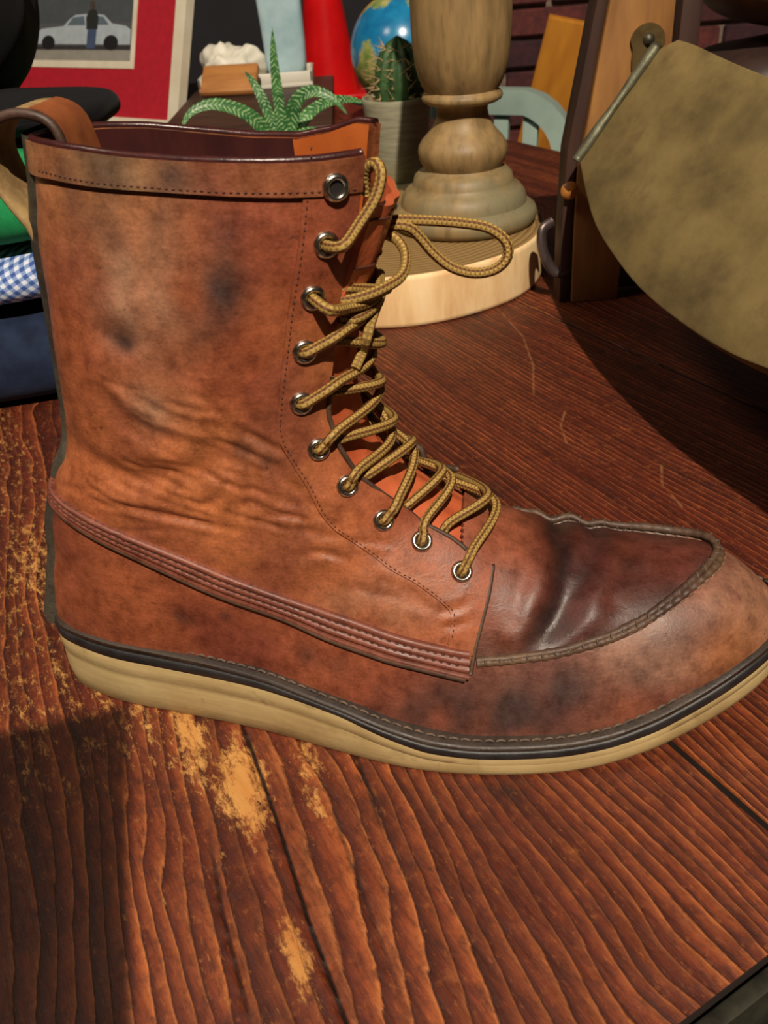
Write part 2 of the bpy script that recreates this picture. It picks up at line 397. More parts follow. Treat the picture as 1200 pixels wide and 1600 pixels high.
T_M = smooth_tab([(-.02,1.6),(.15,1.25),(.20,1.25),(.25,1.7),(.28,2.1),(.34,2.2)])
XC, XT = .178, .3085
def tl(T, x): return np.interp(x, T[0], T[1])
def foot_rho(x, y):
    W = np.where(y < 0, tl(T_WN, x), tl(T_WF, x))
    eta = np.abs(y) / W
    xi = np.clip((x - XC) / (XT - XC), 0, None) + np.clip((.085 - x) / .073, 0, None)
    a = 1.95
    return (eta**a + xi**a + 1e-12)**(1/a)
def f_foot(P):
    x, y, z = P[...,0], P[...,1], P[...,2]
    rho = foot_rho(x, y)
    k = tl(T_K, x); m = tl(T_M, x)
    zb = tl(T_ZB, x) - .006; zt = tl(T_ZT, x)
    t = np.clip((z - zb) / (zt - zb), 0, None)
    # inside: rho < (1 - t^m)^(1/k)
    v = (rho**k + t**m)
    s = v**(1/3.0) - 1
    W = .045
    return s * W * 0.8
def f_shaft(P):
    x, y, z = P[...,0], P[...,1], P[...,2]
    xb = tl(T_XB, z); xf = tl(T_XF, z); B = tl(T_BW, z)
    A = (xf - xb) / 2; cx = (xf + xb) / 2
    n_ = 2.25
    q = (np.abs((x - cx) / A)**n_ + np.abs(y / B)**n_ + 1e-12)**(1/n_)
    return (q - 1) * np.minimum(A, B)
def smin(a, b, k):
    h = np.clip(.5 + .5*(b - a)/k, 0, 1)
    return b + (a - b)*h - k*h*(1 - h)
def f_boot(P):
    return smin(f_foot(P), f_shaft(P), .016)
def f_grad(P, h=4e-4):
    g = np.empty_like(P)
    for i in range(3):
        d = np.zeros(3); d[i] = h
        g[...,i] = (f_boot(P + d) - f_boot(P - d)) / (2*h)
    return g
def project_boot(P, it=4):
    P = np.array(P, float)
    for _ in range(it):
        g = f_grad(P); f = f_boot(P)
        P = P - g * (f / np.maximum((g*g).sum(-1), 1e-6))[...,None]
    return P
def side_point(x, z, side=-1):
    # point of the boot's outer skin at side-view position (x, z)
    x = np.asarray(x, float); z = np.asarray(z, float)
    y = np.linspace(0, .075, 301)
    P = np.stack(np.broadcast_arrays(x[..., None], side*y, z[..., None]), -1)
    f = f_boot(P)
    i = np.argmax(f > 0, axis=-1)
    i = np.clip(i, 1, 300)
    f1 = np.take_along_axis(f, i[..., None], -1)[..., 0]; f0 = np.take_along_axis(f, i[..., None]-1, -1)[..., 0]
    t = np.clip(f0 / np.where(np.abs(f0 - f1) < 1e-9, 1e-9, f0 - f1), 0, 1)
    yy = (i - 1 + t) * (.075/300)
    return np.stack([x, side*yy, z], -1)
# ---------------------------------------------------------------- boot: skin mesh, displacement, colour
BOOT_ANG = math.radians(-9)
bo = (-.197*math.cos(BOOT_ANG) - .276*math.sin(BOOT_ANG), -.197*math.sin(BOOT_ANG) + .276*math.cos(BOOT_ANG), 0)
boot = empty('lace_up_boot', bo, BOOT_ANG)
tag(boot, 'tall worn brown leather lace-up boot with moc toe and cream wedge sole', 'boot')

def surface_net(step=.00115):
    lo = np.array([-.004, -.064, .012]); hi = np.array([.320, .062, .2405])
    n = np.ceil((hi-lo)/step).astype(int)+1
    ax = [lo[i] + step*np.arange(n[i]) for i in range(3)]
    F = np.empty(n, np.float32)
    for i in range(0, n[0], 32):
        X, Y, Z = np.meshgrid(ax[0][i:i+32], ax[1], ax[2], indexing='ij')
        F[i:i+32] = f_boot(np.stack([X, Y, Z], -1))
    S = F < 0
    def sl(a, d): return a[d[0]:a.shape[0]-1+d[0], d[1]:a.shape[1]-1+d[1], d[2]:a.shape[2]-1+d[2]]
    cnt = sum(sl(S, (a, b, c_)).astype(np.int8) for a in (0,1) for b in (0,1) for c_ in (0,1))
    act = (cnt > 0) & (cnt < 8)
    idx = -np.ones(act.shape, np.int64); ci = np.argwhere(act); idx[act] = np.arange(len(ci))
    V = lo + (ci + .5)*step
    V = project_boot(V, 3)
    quads = []
    for d in range(3):
        e1, e2 = [(1,2),(2,0),(0,1)][d]
        A = S.take(range(S.shape[d]-1), d); B = S.take(range(1, S.shape[d]), d)
        ch = np.argwhere(A != B); fl = A[tuple(ch.T)]
        ok = (ch[:, e1] > 0) & (ch[:, e2] > 0) & (ch[:, e1] < act.shape[e1]) & (ch[:, e2] < act.shape[e2])
        ch, fl = ch[ok], fl[ok]
        o1 = np.zeros(3, int); o1[e1] = 1; o2 = np.zeros(3, int); o2[e2] = 1
        q = np.stack([idx[tuple((ch-o1-o2).T)], idx[tuple((ch-o2).T)], idx[tuple(ch.T)], idx[tuple((ch-o1).T)]], 1)
        q[~fl] = q[~fl][:, ::-1]
        quads.append(q[(q >= 0).all(1)])
    Q = np.concatenate(quads)
    T = np.concatenate([Q[:, [0,1,2]], Q[:, [0,2,3]]])
    return V, T
SV, ST = surface_net()
def unit(v): return v/np.maximum(np.linalg.norm(v, axis=-1, keepdims=True), 1e-9)

def clip(V, T, g):
    """keep the part of a triangle mesh where scalar g > 0, with clean cut edges"""
    g = np.where(np.abs(g) < 1e-7, 1e-7, g)
    pos = g[T] > 0; k = pos.sum(1)
    outT = [T[k == 3]]; newV = []; cache = {}; nv = len(V)
    def cut(a, b):
        key = (a, b) if a < b else (b, a)
        if key not in cache:
            t = g[a]/(g[a]-g[b]); cache[key] = nv + len(newV); newV.append(V[a] + t*(V[b]-V[a]))
        return cache[key]
    ex = []
    for tri, p in zip(T[(k == 1) | (k == 2)].tolist(), pos[(k == 1) | (k == 2)].tolist()):
        s = sum(p)
        if s == 1:
            i = p.index(True); a, b, c_ = tri[i], tri[(i+1) % 3], tri[(i+2) % 3]
            ex.append((a, cut(a, b), cut(a, c_)))
        else:
            i = p.index(False); a, b, c_ = tri[i], tri[(i+1) % 3], tri[(i+2) % 3]
            ab, ac = cut(a, b), cut(a, c_)
            ex.append((ab, b, c_)); ex.append((ab, c_, ac))
    VV = np.concatenate([V, np.array(newV).reshape(-1, 3)]); TT = np.concatenate([outT[0], np.array(ex, int).reshape(-1, 3)])
    used = np.unique(TT); mp = -np.ones(len(VV), int); mp[used] = np.arange(len(used))
    return VV[used], mp[TT]
def poly_d(A, B, pts):
    """distance of 2D points to a polyline"""
    d = np.full(A.shape, 9.0)
    for (a, b), (c_, e_) in zip(pts[:-1], pts[1:]):
        vx, vy = c_-a, e_-b; L = vx*vx + vy*vy + 1e-12
        k = np.clip(((A-a)*vx + (B-b)*vy)/L, 0, 1); d = np.minimum(d, np.hypot(A-a-k*vx, B-b-k*vy))
    return d
def poly_dt(A, B, pts):
    """distance to a polyline and a taper that fades out towards both ends"""
    P = np.array(pts, float); sl = np.hypot(*np.diff(P, axis=0).T); L0 = np.concatenate([[0], np.cumsum(sl)]); tot = L0[-1]
    d = np.full(A.shape, 9.0); s = np.zeros(A.shape)
    for i in range(len(P)-1):
        vx, vy = P[i+1]-P[i]; k = np.clip(((A-P[i][0])*vx + (B-P[i][1])*vy)/(vx*vx + vy*vy + 1e-12), 0, 1)
        di = np.hypot(A-P[i][0]-k*vx, B-P[i][1]-k*vy); m = di < d; d = np.where(m, di, d); s = np.where(m, L0[i] + k*sl[i], s)
    u = s/tot
    return d, sstep(u, 0, .3)*sstep(1-u, 0, .3)
def inside_poly(A, B, pts):
    r = np.zeros(A.shape, bool); n = len(pts)
    for i in range(n):
        (x1, y1), (x2, y2) = pts[i], pts[(i+1) % n]
        cnd = (y1 > B) != (y2 > B)
        xi = (x2-x1)*(B-y1)/np.where(y2 == y1, 1e-12, y2-y1) + x1
        r ^= cnd & (A < xi)
    return r

# folds and creases of the leather, side view (x, z) on both flanks, plan (x, y) on the toe
GROOVES = [  # pts, depth, width
    ([(.0430,.1290),(.0507,.1257),(.0632,.1177),(.0758,.1165),(.0934,.1210),(.1101,.1275),(.1209,.1285)], .0017, .0050),
    ([(.0640,.1560),(.0676,.1516),(.0745,.1407),(.0846,.1340),(.0977,.1319),(.1104,.1291)], .0010, .0038),
    ([(.0700,.1640),(.0800,.1500),(.0930,.1410),(.1080,.1370),(.1200,.1340)], .0006, .0022),
    ([(.0720,.1750),(.0811,.1680),(.0860,.1620)], .0016, .0055),
    ([(.0513,.1056),(.0730,.1033),(.0963,.0985),(.1100,.0960)], .0009, .0016),
    ([(.1180,.1290),(.1230,.1200),(.1260,.1080),(.1300,.0960)], .0007, .0026),
    ([(.1140,.1290),(.1150,.1180),(.1120,.1080),(.1040,.1010)], .0008, .0022),
    ([(.1090,.1260),(.1070,.1170),(.1000,.1090),(.0900,.1050)], .0006, .0018),
    ([(.1250,.1180),(.1330,.1050),(.1400,.0930)], .0007, .0020),
    ([(.1375,.0684),(.1480,.0715),(.1611,.0690),(.1796,.0614)], .0006, .0022),
    ([(.1500,.0760),(.1620,.0720),(.1740,.0660)], .0005, .0016),
    ([(.1200,.0840),(.1350,.0860),(.1450,.0830)], .0006, .0022),
    ([(.1745,.0620),(.1850,.0640),(.1900,.0665)], .0006, .0016),
    ([(.1760,.0570),(.1860,.0590),(.1905,.0605)], .0005, .0014),
]
rg2 = np.random.default_rng(5)
for i in range(34):      # fine bending lines fanning out below the ankle
    a = rg2.uniform(0, 1); x0 = .128 - .07*a + rg2.normal(0, .004); z0 = .120 - .022*a + rg2.normal(0, .006)
    L = rg2.uniform(.014, .034); sl_ = rg2.uniform(-.35, .12) - .7*(1-a)**2
    c_ = rg2.uniform(-.18, .18)
    GROOVES.append(([(x0 - L*k, z0 - sl_*L*k + c_*L*k*k) for k in (0, .33, .66, 1)], rg2.uniform(.00015, .00040), rg2.uniform(.0011, .0016)))
for i in range(22):      # lines running down towards the strip
    x0 = .120 + .045*rg2.uniform(0, 1); z0 = .108 - (x0-.120)*.72 + rg2.normal(0, .006); L = rg2.uniform(.014, .030); c_ = rg2.uniform(.1, .35)
    GROOVES.append(([(x0 - L*k, z0 + .55*L*k - c_*L*k*k*.9) for k in (0, .33, .66, 1)], rg2.uniform(.00012, .00034), rg2.uniform(.0011, .0015)))
for i in range(9):
    x0 = .118 - rg2.uniform(0, .03); z0 = .134 + i*.0028 + rg2.normal(0, .001); L = rg2.uniform(.012, .03)
    GROOVES.append(([(x0, z0), (x0-L*.5, z0 + .001), (x0-L, z0+.0055)], rg2.uniform(.00012, .0003), .0011))
TOE_GROOVES = [
    ([(.2175,.036),(.2215,.020),(.2210,.0056),(.2231,-.0127),(.2202,-.0277),(.2135,-.0390)], .0021, .0050),
    ([(.2330,.032),(.2365,.0125),(.2335,-.004),(.2300,-.0167),(.2214,-.0310),(.2140,-.0400)], .0019, .0044),
    ([(.2440,.030),(.2470,.010),(.2450,-.010),(.2400,-.024)], .0008, .0040),
    ([(.2080,.036),(.2100,.010),(.2090,-.015),(.2040,-.034)], .0006, .0030),
]
PLUG = [(.1840,-.0440),(.1878,-.0435),(.1983,-.0418),(.2145,-.0397),(.2260,-.0372),(.2398,-.0330),(.2516,-.0274),(.2638,-.0188),(.2749,-.0069),(.2805,.0020),(.2822,.0100),
        (.2785,.0170),(.2690,.0218),(.2540,.0245),(.2350,.0262),(.2140,.0280),(.1980,.0300),(.1840,.0320)]
PLUGC = catmull([(*p, 0) for p in PLUG], 6)[:, :2]
def disp(P):
    x, y, z = P[:, 0], P[:, 1], P[:, 2]
    D = np.zeros(len(P))
    side = sstep(np.abs(y), .006, .016)*(1 - sstep(x, .180, .192))*sstep(z, .03, .05)
    for pts, dep, wd in GROOVES:
        d, tp = poly_dt(x, z, pts)
        g_ = -np.exp(-(d/wd)**2) + .45*np.exp(-((d-1.9*wd)/(1.1*wd))**2)
        D += dep*g_*side*tp
    top = sstep(x, .186, .196)*sstep(.80 - foot_rho(x, y), .0, .10)
    for pts, dep, wd in TOE_GROOVES:
        d = poly_d(x, y, pts)
        g_ = -np.exp(-(d/wd)**2) + .5*np.exp(-((d-2.0*wd)/(1.2*wd))**2)
        D += dep*g_*top
    # soft slouch of the shaft and fine unevenness
    D += .0011*vnoise(P, 70, 3)*sstep(z, .05, .09)*side + .00045*vnoise(P, 190, 4)*side + .00035*vnoise(P, 130, 9)*(1-side)
    return D
def skin(P, off=0.0, it=2, use_disp=True):
    """put points on the boot's outer skin, off metres above it"""
    P = project_boot(P, it); N = unit(f_grad(P))
    d = disp(P) if use_disp else 0
    return P + N*np.broadcast_to(np.asarray(off + d), (len(P),))[:, None], N

STAINS = [  # x, y, z, radius, strength : dark oil marks
    (.1143,-.032,.1831,.0085,.85),(.1105,-.032,.1775,.006,.5),(.1190,-.032,.1900,.007,.45),(.0811,-.032,.1671,.0042,.9),(.0775,-.032,.1700,.005,.5),(.1177,-.031,.1988,.006,.35),
    (.1055,-.030,.2150,.0065,.75),(.0998,-.030,.2066,.010,.45),(.0865,-.027,.2190,.011,.55),(.0800,-.027,.2060,.010,.35),(.0700,-.022,.2160,.008,.5),
    (.1256,-.041,.0408,.007,.55),(.1380,-.043,.0400,.006,.3),(.2172,-.047,.0301,.0125,.95),(.2050,-.050,.0265,.015,.9),(.2270,-.047,.0370,.009,.6),(.1920,-.051,.0260,.013,.6),(.1794,-.051,.0220,.013,.8),(.1650,-.050,.024,.012,.5),(.1500,-.050,.027,.010,.4),
    (.0755,-.035,.0534,.0045,.6),(.0941,-.036,.0564,.0022,.9),(.2640,-.0300,.0500,.0085,.6),(.2560,-.032,.0480,.007,.45),(.2860,-.018,.048,.008,.35),(.2495,-.041,.0368,.009,.35),(.2350,-.048,.022,.012,.35),
    (.1125,-.032,.1289,.0055,.55),(.1200,-.031,.1240,.004,.5),(.0500,-.022,.130,.006,.4),
    (.2600,.012,.066,.016,.45),(.2480,-.012,.066,.008,.35),(.2300,.020,.066,.010,.5),(.2140,-.036,.052,.008,.6),(.2360,-.03,.055,.006,.4),(.275,-.002,.064,.007,.3)]
def leather_col(P, kind):
    x, y, z = P[:, 0], P[:, 1], P[:, 2]
    def mixc(a, b, f): return a*(1-f[:, None]) + b*f[:, None]
    C = lambda r, g_, b: np.array([lin(r), lin(g_), lin(b)])
    n1 = vnoise(P, 55, 21); n2 = vnoise(P, 130, 22); n3 = vnoise(P, 300, 23)
    f = np.clip(.5 + .45*n1 + .35*n2, 0, 1)
    if kind == 'quarter':
        col = mixc(np.broadcast_to(C(146, 74, 45), P.shape), C(184, 110, 64), f)
        # paler, orange rear of the shaft; redder front and foot
        col = mixc(col, C(178, 122, 78), np.clip(sstep(z, .13, .19)*(1-sstep(x, .085, .125))*(.75+.4*n1), 0, .85))
        col = mixc(col, C(128, 66, 46), np.clip((1-sstep(z, .10, .15))*(.4+.3*n2), 0, .6))
        # greyish bloom: sheen of the leather painted into the colour
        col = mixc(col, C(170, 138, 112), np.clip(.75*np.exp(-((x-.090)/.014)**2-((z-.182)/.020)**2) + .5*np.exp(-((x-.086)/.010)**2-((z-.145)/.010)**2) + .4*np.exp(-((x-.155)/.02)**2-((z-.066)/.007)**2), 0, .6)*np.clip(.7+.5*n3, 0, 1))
    elif kind == 'vamp':
        col = mixc(np.broadcast_to(C(122, 60, 42), P.shape), C(160, 88, 54), f)
        fr = sstep(x, .15, .21)
        col = mixc(col, C(106, 66, 56), fr*np.clip(.6+.35*n2, 0, 1))
        col = mixc(col, C(152, 112, 92), np.clip(sstep(x, .20, .25)*sstep(z, .026, .042)*(.6+.4*n2), 0, .75))  # pale grey sheen on the toe painted into the colour
        col = mixc(col, C(164, 104, 56), np.clip(np.exp(-((x-.285)/.015)**2-((z-.04)/.014)**2)*.6, 0, 1))
    elif kind == 'plug':
        col = mixc(np.broadcast_to(C(82, 34, 22), P.shape), C(116, 54, 32), f)
        col = mixc(col, C(150, 84, 58), np.clip((1-sstep(x, .203, .220))*.75*(.8+.3*n2), 0, 1))
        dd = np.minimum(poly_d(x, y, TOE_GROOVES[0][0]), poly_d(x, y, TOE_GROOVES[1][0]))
        col = mixc(col, C(34, 17, 16), .92*np.exp(-(dd/.0056)**2))  # shade in the toe creases painted into the colour
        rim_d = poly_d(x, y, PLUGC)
        col = mixc(col, C(46, 28, 22), .65*np.exp(-(rim_d/.005)**2))  # likewise the groove along the moc seam
    elif kind == 'dark':
        col = mixc(np.broadcast_to(C(70, 48, 38), P.shape), C(104, 80, 60), f)
    elif kind == 'backstay':
        col = mixc(np.broadcast_to(C(48, 42, 36), P.shape), C(78, 74, 62), f)
    elif kind == 'strip':
        col = mixc(np.broadcast_to(C(104, 55, 42), P.shape), C(130, 72, 54), f)
    elif kind == 'collar':
        col = mixc(np.broadcast_to(C(140, 80, 48), P.shape), C(176, 116, 72), f)
        col = mixc(col, C(112, 96, 70), np.clip((1-sstep(x, .075, .13))*(.45+.45*n2), 0, .7))
    if kind in ('quarter', 'vamp', 'plug', 'collar', 'strip'):
        n4 = vnoise(P, 90, 41); n5 = vnoise(P, 420, 43)
        col = mixc(col, C(98, 48, 42), np.clip((n4 - .2)*.6 + .2*n5, 0, .5)); col = col*(1 + .10*n5[:, None])
    st = np.zeros(len(P))
    if kind in ('quarter', 'vamp', 'plug', 'collar'):
        Q = P.copy(); Q[:, 1] = -np.abs(Q[:, 1]) if kind != 'plug' else Q[:, 1]
        for (a, b, c_, r, s) in STAINS:
            dd = np.sqrt(((Q - np.array([a, b, c_]))**2).sum(1))/r
            st = 1 - (1-st)*(1 - s*np.exp(-dd**2*(1+.35*n2))*np.clip(.8+.45*n3, 0, 1.1))
    col = mixc(col, C(58, 44, 42), np.clip(st, 0, .92))
    return col

def leather_mat(name, rough=.47, grain=1.0):
    t = NT(name, rough, .55)
    co = t.coord(); c0 = t.attr('Col').outputs['Color']
    fine = t.noise(co, 900, 4, .6); mid_ = t.noise(co, 160, 5, .65)
    col = t.mix(1.0, c0, t.ramp(mid_, [(.3, (.62, .58, .60)), (.5, (.98, .97, .96)), (.70, (1.24, 1.22, 1.18))]), 'MULTIPLY')
    col = t.mix(1.0, col, t.ramp(fine, [(.35, (.84, .83, .82)), (.65, (1.08, 1.08, 1.08))]), 'MULTIPLY')
    sp_ = t.noise(co, 260, 3); col = t.mix(t.fr(sp_, .70, .76, 0, .6), col, rgb(58, 34, 28))
    t.base(col)
    t.inp('Roughness', t.fr(mid_, .3, .7, rough-.08, rough+.14))
    wr = t.noise(t.mapping(co, (90, 90, 260)), 1.0, 5, .6, .4)
    nb = t.bump(t.math('ADD', t.math('MULTIPLY', fine, .5), wr), .28*grain, .0009)
    t.normal(nb)
    t.inp('Coat Weight', .07); t.inp('Coat Roughness', .35)
    return t.m
M_LEATHER = leather_mat('oiled_brown_leather')
M_LEATHER_DK = leather_mat('dark_edge_leather', .55)
M_RAW = simple_mat('raw_leather_edge', rgb(110, 78, 56), rgb(70, 48, 38), 300, .7, bump=.3)

def shell(name, V, T, kind, off, thick, mat, parent=boot, it_disp=True):
    """offset skin piece with real thickness; cols from position"""
    N = unit(f_grad(V)); d = disp(V) if it_disp else 0*V[:, 0]
    outer = V + N*(off + d)[:, None] if np.ndim(off) else V + N*(off + d)[:, None]
    inner = V + N*(off + d - thick)[:, None]
    nv = len(V)
    E = np.concatenate([T[:, [0,1]], T[:, [1,2]], T[:, [2,0]]]); key = E[:, 0]*nv + E[:, 1]; rev = E[:, 1]*nv + E[:, 0]
    bd = E[~np.isin(key, rev)]
    # round the rim: an extra ring pulled slightly in
    F = np.concatenate([T, T[:, ::-1] + nv, np.stack([bd[:, 0], bd[:, 0]+nv, bd[:, 1]], 1), np.stack([bd[:, 1], bd[:, 0]+nv, bd[:, 1]+nv], 1)])
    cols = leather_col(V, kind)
    edge = np.unique(bd); cols_in = cols*.55
    me = bpy.data.meshes.new(name)
    VV = np.concatenate([outer, inner]).astype(np.float32)
    me.vertices.add(len(VV)); me.vertices.foreach_set('co', VV.ravel())
    me.loops.add(len(F)*3); me.loops.foreach_set('vertex_index', F.astype(np.int32).ravel())
    me.polygons.add(len(F)); me.polygons.foreach_set('loop_start', np.arange(0, len(F)*3, 3, dtype=np.int32)); me.polygons.foreach_set('loop_total', np.full(len(F), 3, np.int32))
    at = me.attributes.new('Col', 'FLOAT_COLOR', 'POINT')
    at.data.foreach_set('color', np.concatenate([np.concatenate([cols, cols_in]), np.ones((2*nv, 1))], 1).astype(np.float32).ravel())
    me.update(calc_edges=True); me.validate()
    o = add(name, me, mat, parent)
    sharp(o, 48)
    return o

RIM = ([.05,.066,.079,.093,.1116,.1295,.1467,.1577,.18], [.2246,.2242,.2232,.2214,.2195,.2182,.2171,.2166,.2160])
def rim_tilt(x): return np.interp(x, [.05,.08,.115,.130,.142,.152,.17], [-.05,-.065,-.085,-.08,-.03,.04,.06])
def rim_z(x, y): return np.interp(x, *RIM) + rim_tilt(x)*(y + .028)
GAPZ = [(.03,.0226),(.0732,.0226),(.0772,.0222),(.0833,.0189),(.0926,.0165),(.1014,.019),(.111,.0212),(.1235,.0222),(.1382,.0222),(.1558,.0205),(.175,.0200),(.1884,.0190),(.2066,.0177),(.25,.0172)]
GAPT = smooth_tab(GAPZ)
def open_g(P):
    """>0 outside the lacing gap"""
    x, y, z = P[:, 0], P[:, 1], P[:, 2]
    return np.maximum(np.abs(y) - tl(GAPT, z), (.115 - x))
STRIP_T = catmull([(a, 0, b) for a, b in [(.012,.1035),(.026,.1030),(.0406,.0996),(.0579,.0940),(.0818,.0850),(.1045,.0744),(.1245,.0660),(.1467,.0599),(.1672,.0539),(.1797,.0510),(.1885,.0492)]], 6)[:, ::2]
STRIP_B = catmull([(a, 0, b) for a, b in [(.012,.0960),(.026,.0958),(.0391,.0926),(.0558,.0849),(.0797,.0744),(.1028,.0636),(.1316,.0527),(.1559,.0463),(.1850,.0395),(.1872,.0389)]], 6)[:, ::2]
def z_strip(x, f=.5): return np.interp(x, STRIP_T[:, 0], STRIP_T[:, 1])*f + np.interp(x, STRIP_B[:, 0], STRIP_B[:, 1])*(1-f)
QF = ([.030,.0411,.0502,.0584,.0659,.0724,.09], [.1870,.1878,.1894,.1917,.1939,.1952,.1960])
def qfront_x(z): return np.interp(z, *QF)

def sub(V, T, *gs):
    for g_ in gs: V, T = clip(V, T, g_(V))
    return V, T
# quarter and shaft
g_above = lambda P: P[:, 2] - z_strip(P[:, 0])
g_rim = lambda P: rim_z(P[:, 0], P[:, 1]) - P[:, 2]
g_qf = lambda P: qfront_x(P[:, 2]) - P[:, 0]
V, T = sub(SV, ST, g_rim, g_above, g_qf, open_g)
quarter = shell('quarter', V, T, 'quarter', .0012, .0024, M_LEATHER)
# vamp side wall
def plug_sd(P):
    d = poly_d(P[:, 0], P[:, 1], PLUGC); ins = inside_poly(P[:, 0], P[:, 1], PLUGC.tolist()) & (P[:, 2] > .035)
    return np.where(ins, -d, d)
def g_vamp(P):
    back = np.where(P[:, 0] < .1875, z_strip(P[:, 0]) + .0015 - P[:, 2], -1)
    front = np.where(P[:, 0] >= .1845, plug_sd(P), -1)
    return np.maximum(back, front)
g_zb = lambda P: P[:, 2] - (tl(T_ZB, P[:, 0]) - .003)
V, T = sub(SV, ST, g_zb, g_vamp)
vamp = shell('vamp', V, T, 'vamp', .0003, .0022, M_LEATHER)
# moc toe plug
g_plug = lambda P: np.minimum(-plug_sd(P), P[:, 0] - .1845)
V, T = sub(SV, ST, g_plug)
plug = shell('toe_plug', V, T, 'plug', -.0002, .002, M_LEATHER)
# eyestay facing
EYEST = [(.1440,.2300),(.1430,.2176),(.1402,.2041),(.1374,.1916),(.1331,.1761),(.1288,.1575),(.1252,.1420),(.1243,.1325),(.1275,.1223),(.1318,.1119),(.1353,.1017),(.1413,.0931),(.1565,.0794),(.1680,.0723),(.1785,.0646),(.1808,.0603),(.1797,.0527)]
EYEC = catmull([(a, 0, b) for a, b in EYEST], 6)[:, ::2]
def eye_poly():
    return EYEC.tolist() + [(.1797,.048),(.30,.040),(.30,.26),(.144,.26)]
def g_eye(P):
    d = poly_d(P[:, 0], P[:, 2], EYEC); ins = inside_poly(P[:, 0], P[:, 2], eye_poly())
    return np.where(ins, d, -d)
g_qf2 = lambda P: qfront_x(P[:, 2]) - .0006 - P[:, 0]
g_above2 = lambda P: P[:, 2] - z_strip(P[:, 0], .8)
V, T = sub(SV, ST, g_rim, g_above2, g_qf2, open_g, g_eye)
lab = np.sign(V[T].mean(1)[:, 1])
for sgn in (-1, 1):
    TT = T[lab == sgn]; us = np.unique(TT); mp = -np.ones(len(V), int); mp[us] = np.arange(len(us))
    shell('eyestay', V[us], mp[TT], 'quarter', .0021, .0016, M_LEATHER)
# collar band
COLLAR = ([.05,.0669,.0831,.1008,.1193,.1415,.1551,.18], [.2155,.2152,.2136,.2121,.2102,.2083,.2069,.2058])
def collar_z(x, y): return np.interp(x, *COLLAR) + rim_tilt(x)*(y + .028)
g_col = lambda P: P[:, 2] - collar_z(P[:, 0], P[:, 1])
V, T = sub(SV, ST, g_rim, g_col, open_g)
collar = shell('collar_band', V, T, 'collar', .0028, .0022, M_LEATHER)
# lining: inner face of the shaft
M_LINING = simple_mat('maroon_lining', rgb(84, 40, 36), rgb(52, 24, 26), 60, .42, bump=.3, bdist=.0015, stretch=(1, 1, .25))
V, T = sub(SV, ST, g_rim, lambda P: P[:, 2] - .06, open_g, lambda P: .150 - P[:, 0] - .02*(P[:, 1] < 0))
N = unit(f_grad(V)); D = disp(V)
me = mesh_of('lining', V + N*(D - .0018)[:, None], T[:, ::-1]); add('lining', me, M_LINING, boot)
M_FACE = simple_mat('raw_orange_leather', rgb(206, 112, 50), rgb(178, 84, 36), 40, .45, bump=.15)
V, T = sub(SV, ST, g_rim, lambda P: P[:, 2] - .11, open_g, lambda P: P[:, 0] - .1285 - .02*(P[:, 1] < 0), lambda P: .170 - P[:, 0])
N = unit(f_grad(V)); D = disp(V)
tag(add('facing_lining', mesh_of('facing_lining', V + N*(D - .0025)[:, None], T[:, ::-1]), M_FACE, boot), 'orange inner facing of the shaft', None)
me = mesh_of('insole', *prism([(.045 + .05*math.cos(a), .022*math.sin(a)) for a in np.linspace(0, 6.28, 24, endpoint=False)], .002, 'z', (.03, 0, .062)))
add('insole', fix_normals(me), M_LINING, boot)
# rim binding: rolled dark red edge
def rim_path(n=90):
    th = np.linspace(0, 2*np.pi, 720, endpoint=False)
    P = np.stack([.106 + .07*np.cos(th), .05*np.sin(th), np.full(720, .22)], -1)
    for _ in range(6):
        z = rim_z(P[:, 0], P[:, 1]); P[:, 2] = z
        g_ = f_grad(P); g_[:, 2] = 0; f = f_boot(P); P = P - g_*(f/np.maximum((g_*g_).sum(1), 1e-6))[:, None]
    keep = ~((np.abs(P[:, 1]) < tl(GAPT, P[:, 2])) & (P[:, 0] > .12))
    P = np.roll(P, -np.argmax(keep & ~np.roll(keep, 1)), axis=0)[:keep.sum()]
    return P
RP = rim_path(); g_ = f_grad(RP); g_[:, 2] = 0
P_ = RP + unit(g_)*(disp(RP) + .0008)[:, None]; P_[:, 2] += .0004
M_BIND = simple_mat('dark_red_binding', rgb(74, 34, 32), rgb(48, 22, 24), 200, .3, bump=.15)
V, F, U = tube(P_[::4], .0013, 8); add('rim_binding', mesh_of('rim_binding', V, F, U), M_BIND, boot)

# ribbons that lie on the skin --------------------------------------------------
def ribbon(name, rows, hprof, kind, mat, disp_on=True, parent=boot):
    """rows: list of arrays (n,3) across the ribbon on the skin; hprof: height above skin per row"""
    R, C_ = len(rows), len(rows[0]); Vt = []
    for r, h in zip(rows, hprof):
        p, n_ = skin(r, h, 2, disp_on); Vt.append(p)
    Vt = np.array(Vt).reshape(-1, 3)
    base = np.array(rows).reshape(-1, 3)
    o = add(name, fix_normals(mesh_of(name, Vt, grid_faces(R, C_), cols=leather_col(base, kind))), mat, parent)
    return o
xs = np.linspace(.0135, .1872, 130)
vv = np.array([0, .0, .04, .12, .22, .26, .30, .40, .48, .52, .56, .66, .72, .76, .84, .92, .97, 1, 1])
hh = np.array([.0, .0022, .0031, .0034, .0031, .0024, .0031, .0034, .0031, .0023, .0031, .0034, .0030, .0022, .0031, .0030, .0026, .0018, .0])
for sd in (-1, 1):
    rows = []
    for v_ in vv:
        z_ = z_strip(xs, 1-v_)
        rows.append(side_point(np.maximum(xs, tl(T_XB, z_)+.0006), z_, sd))
    ribbon('side_strip', rows, hh, 'strip', M_LEATHER)
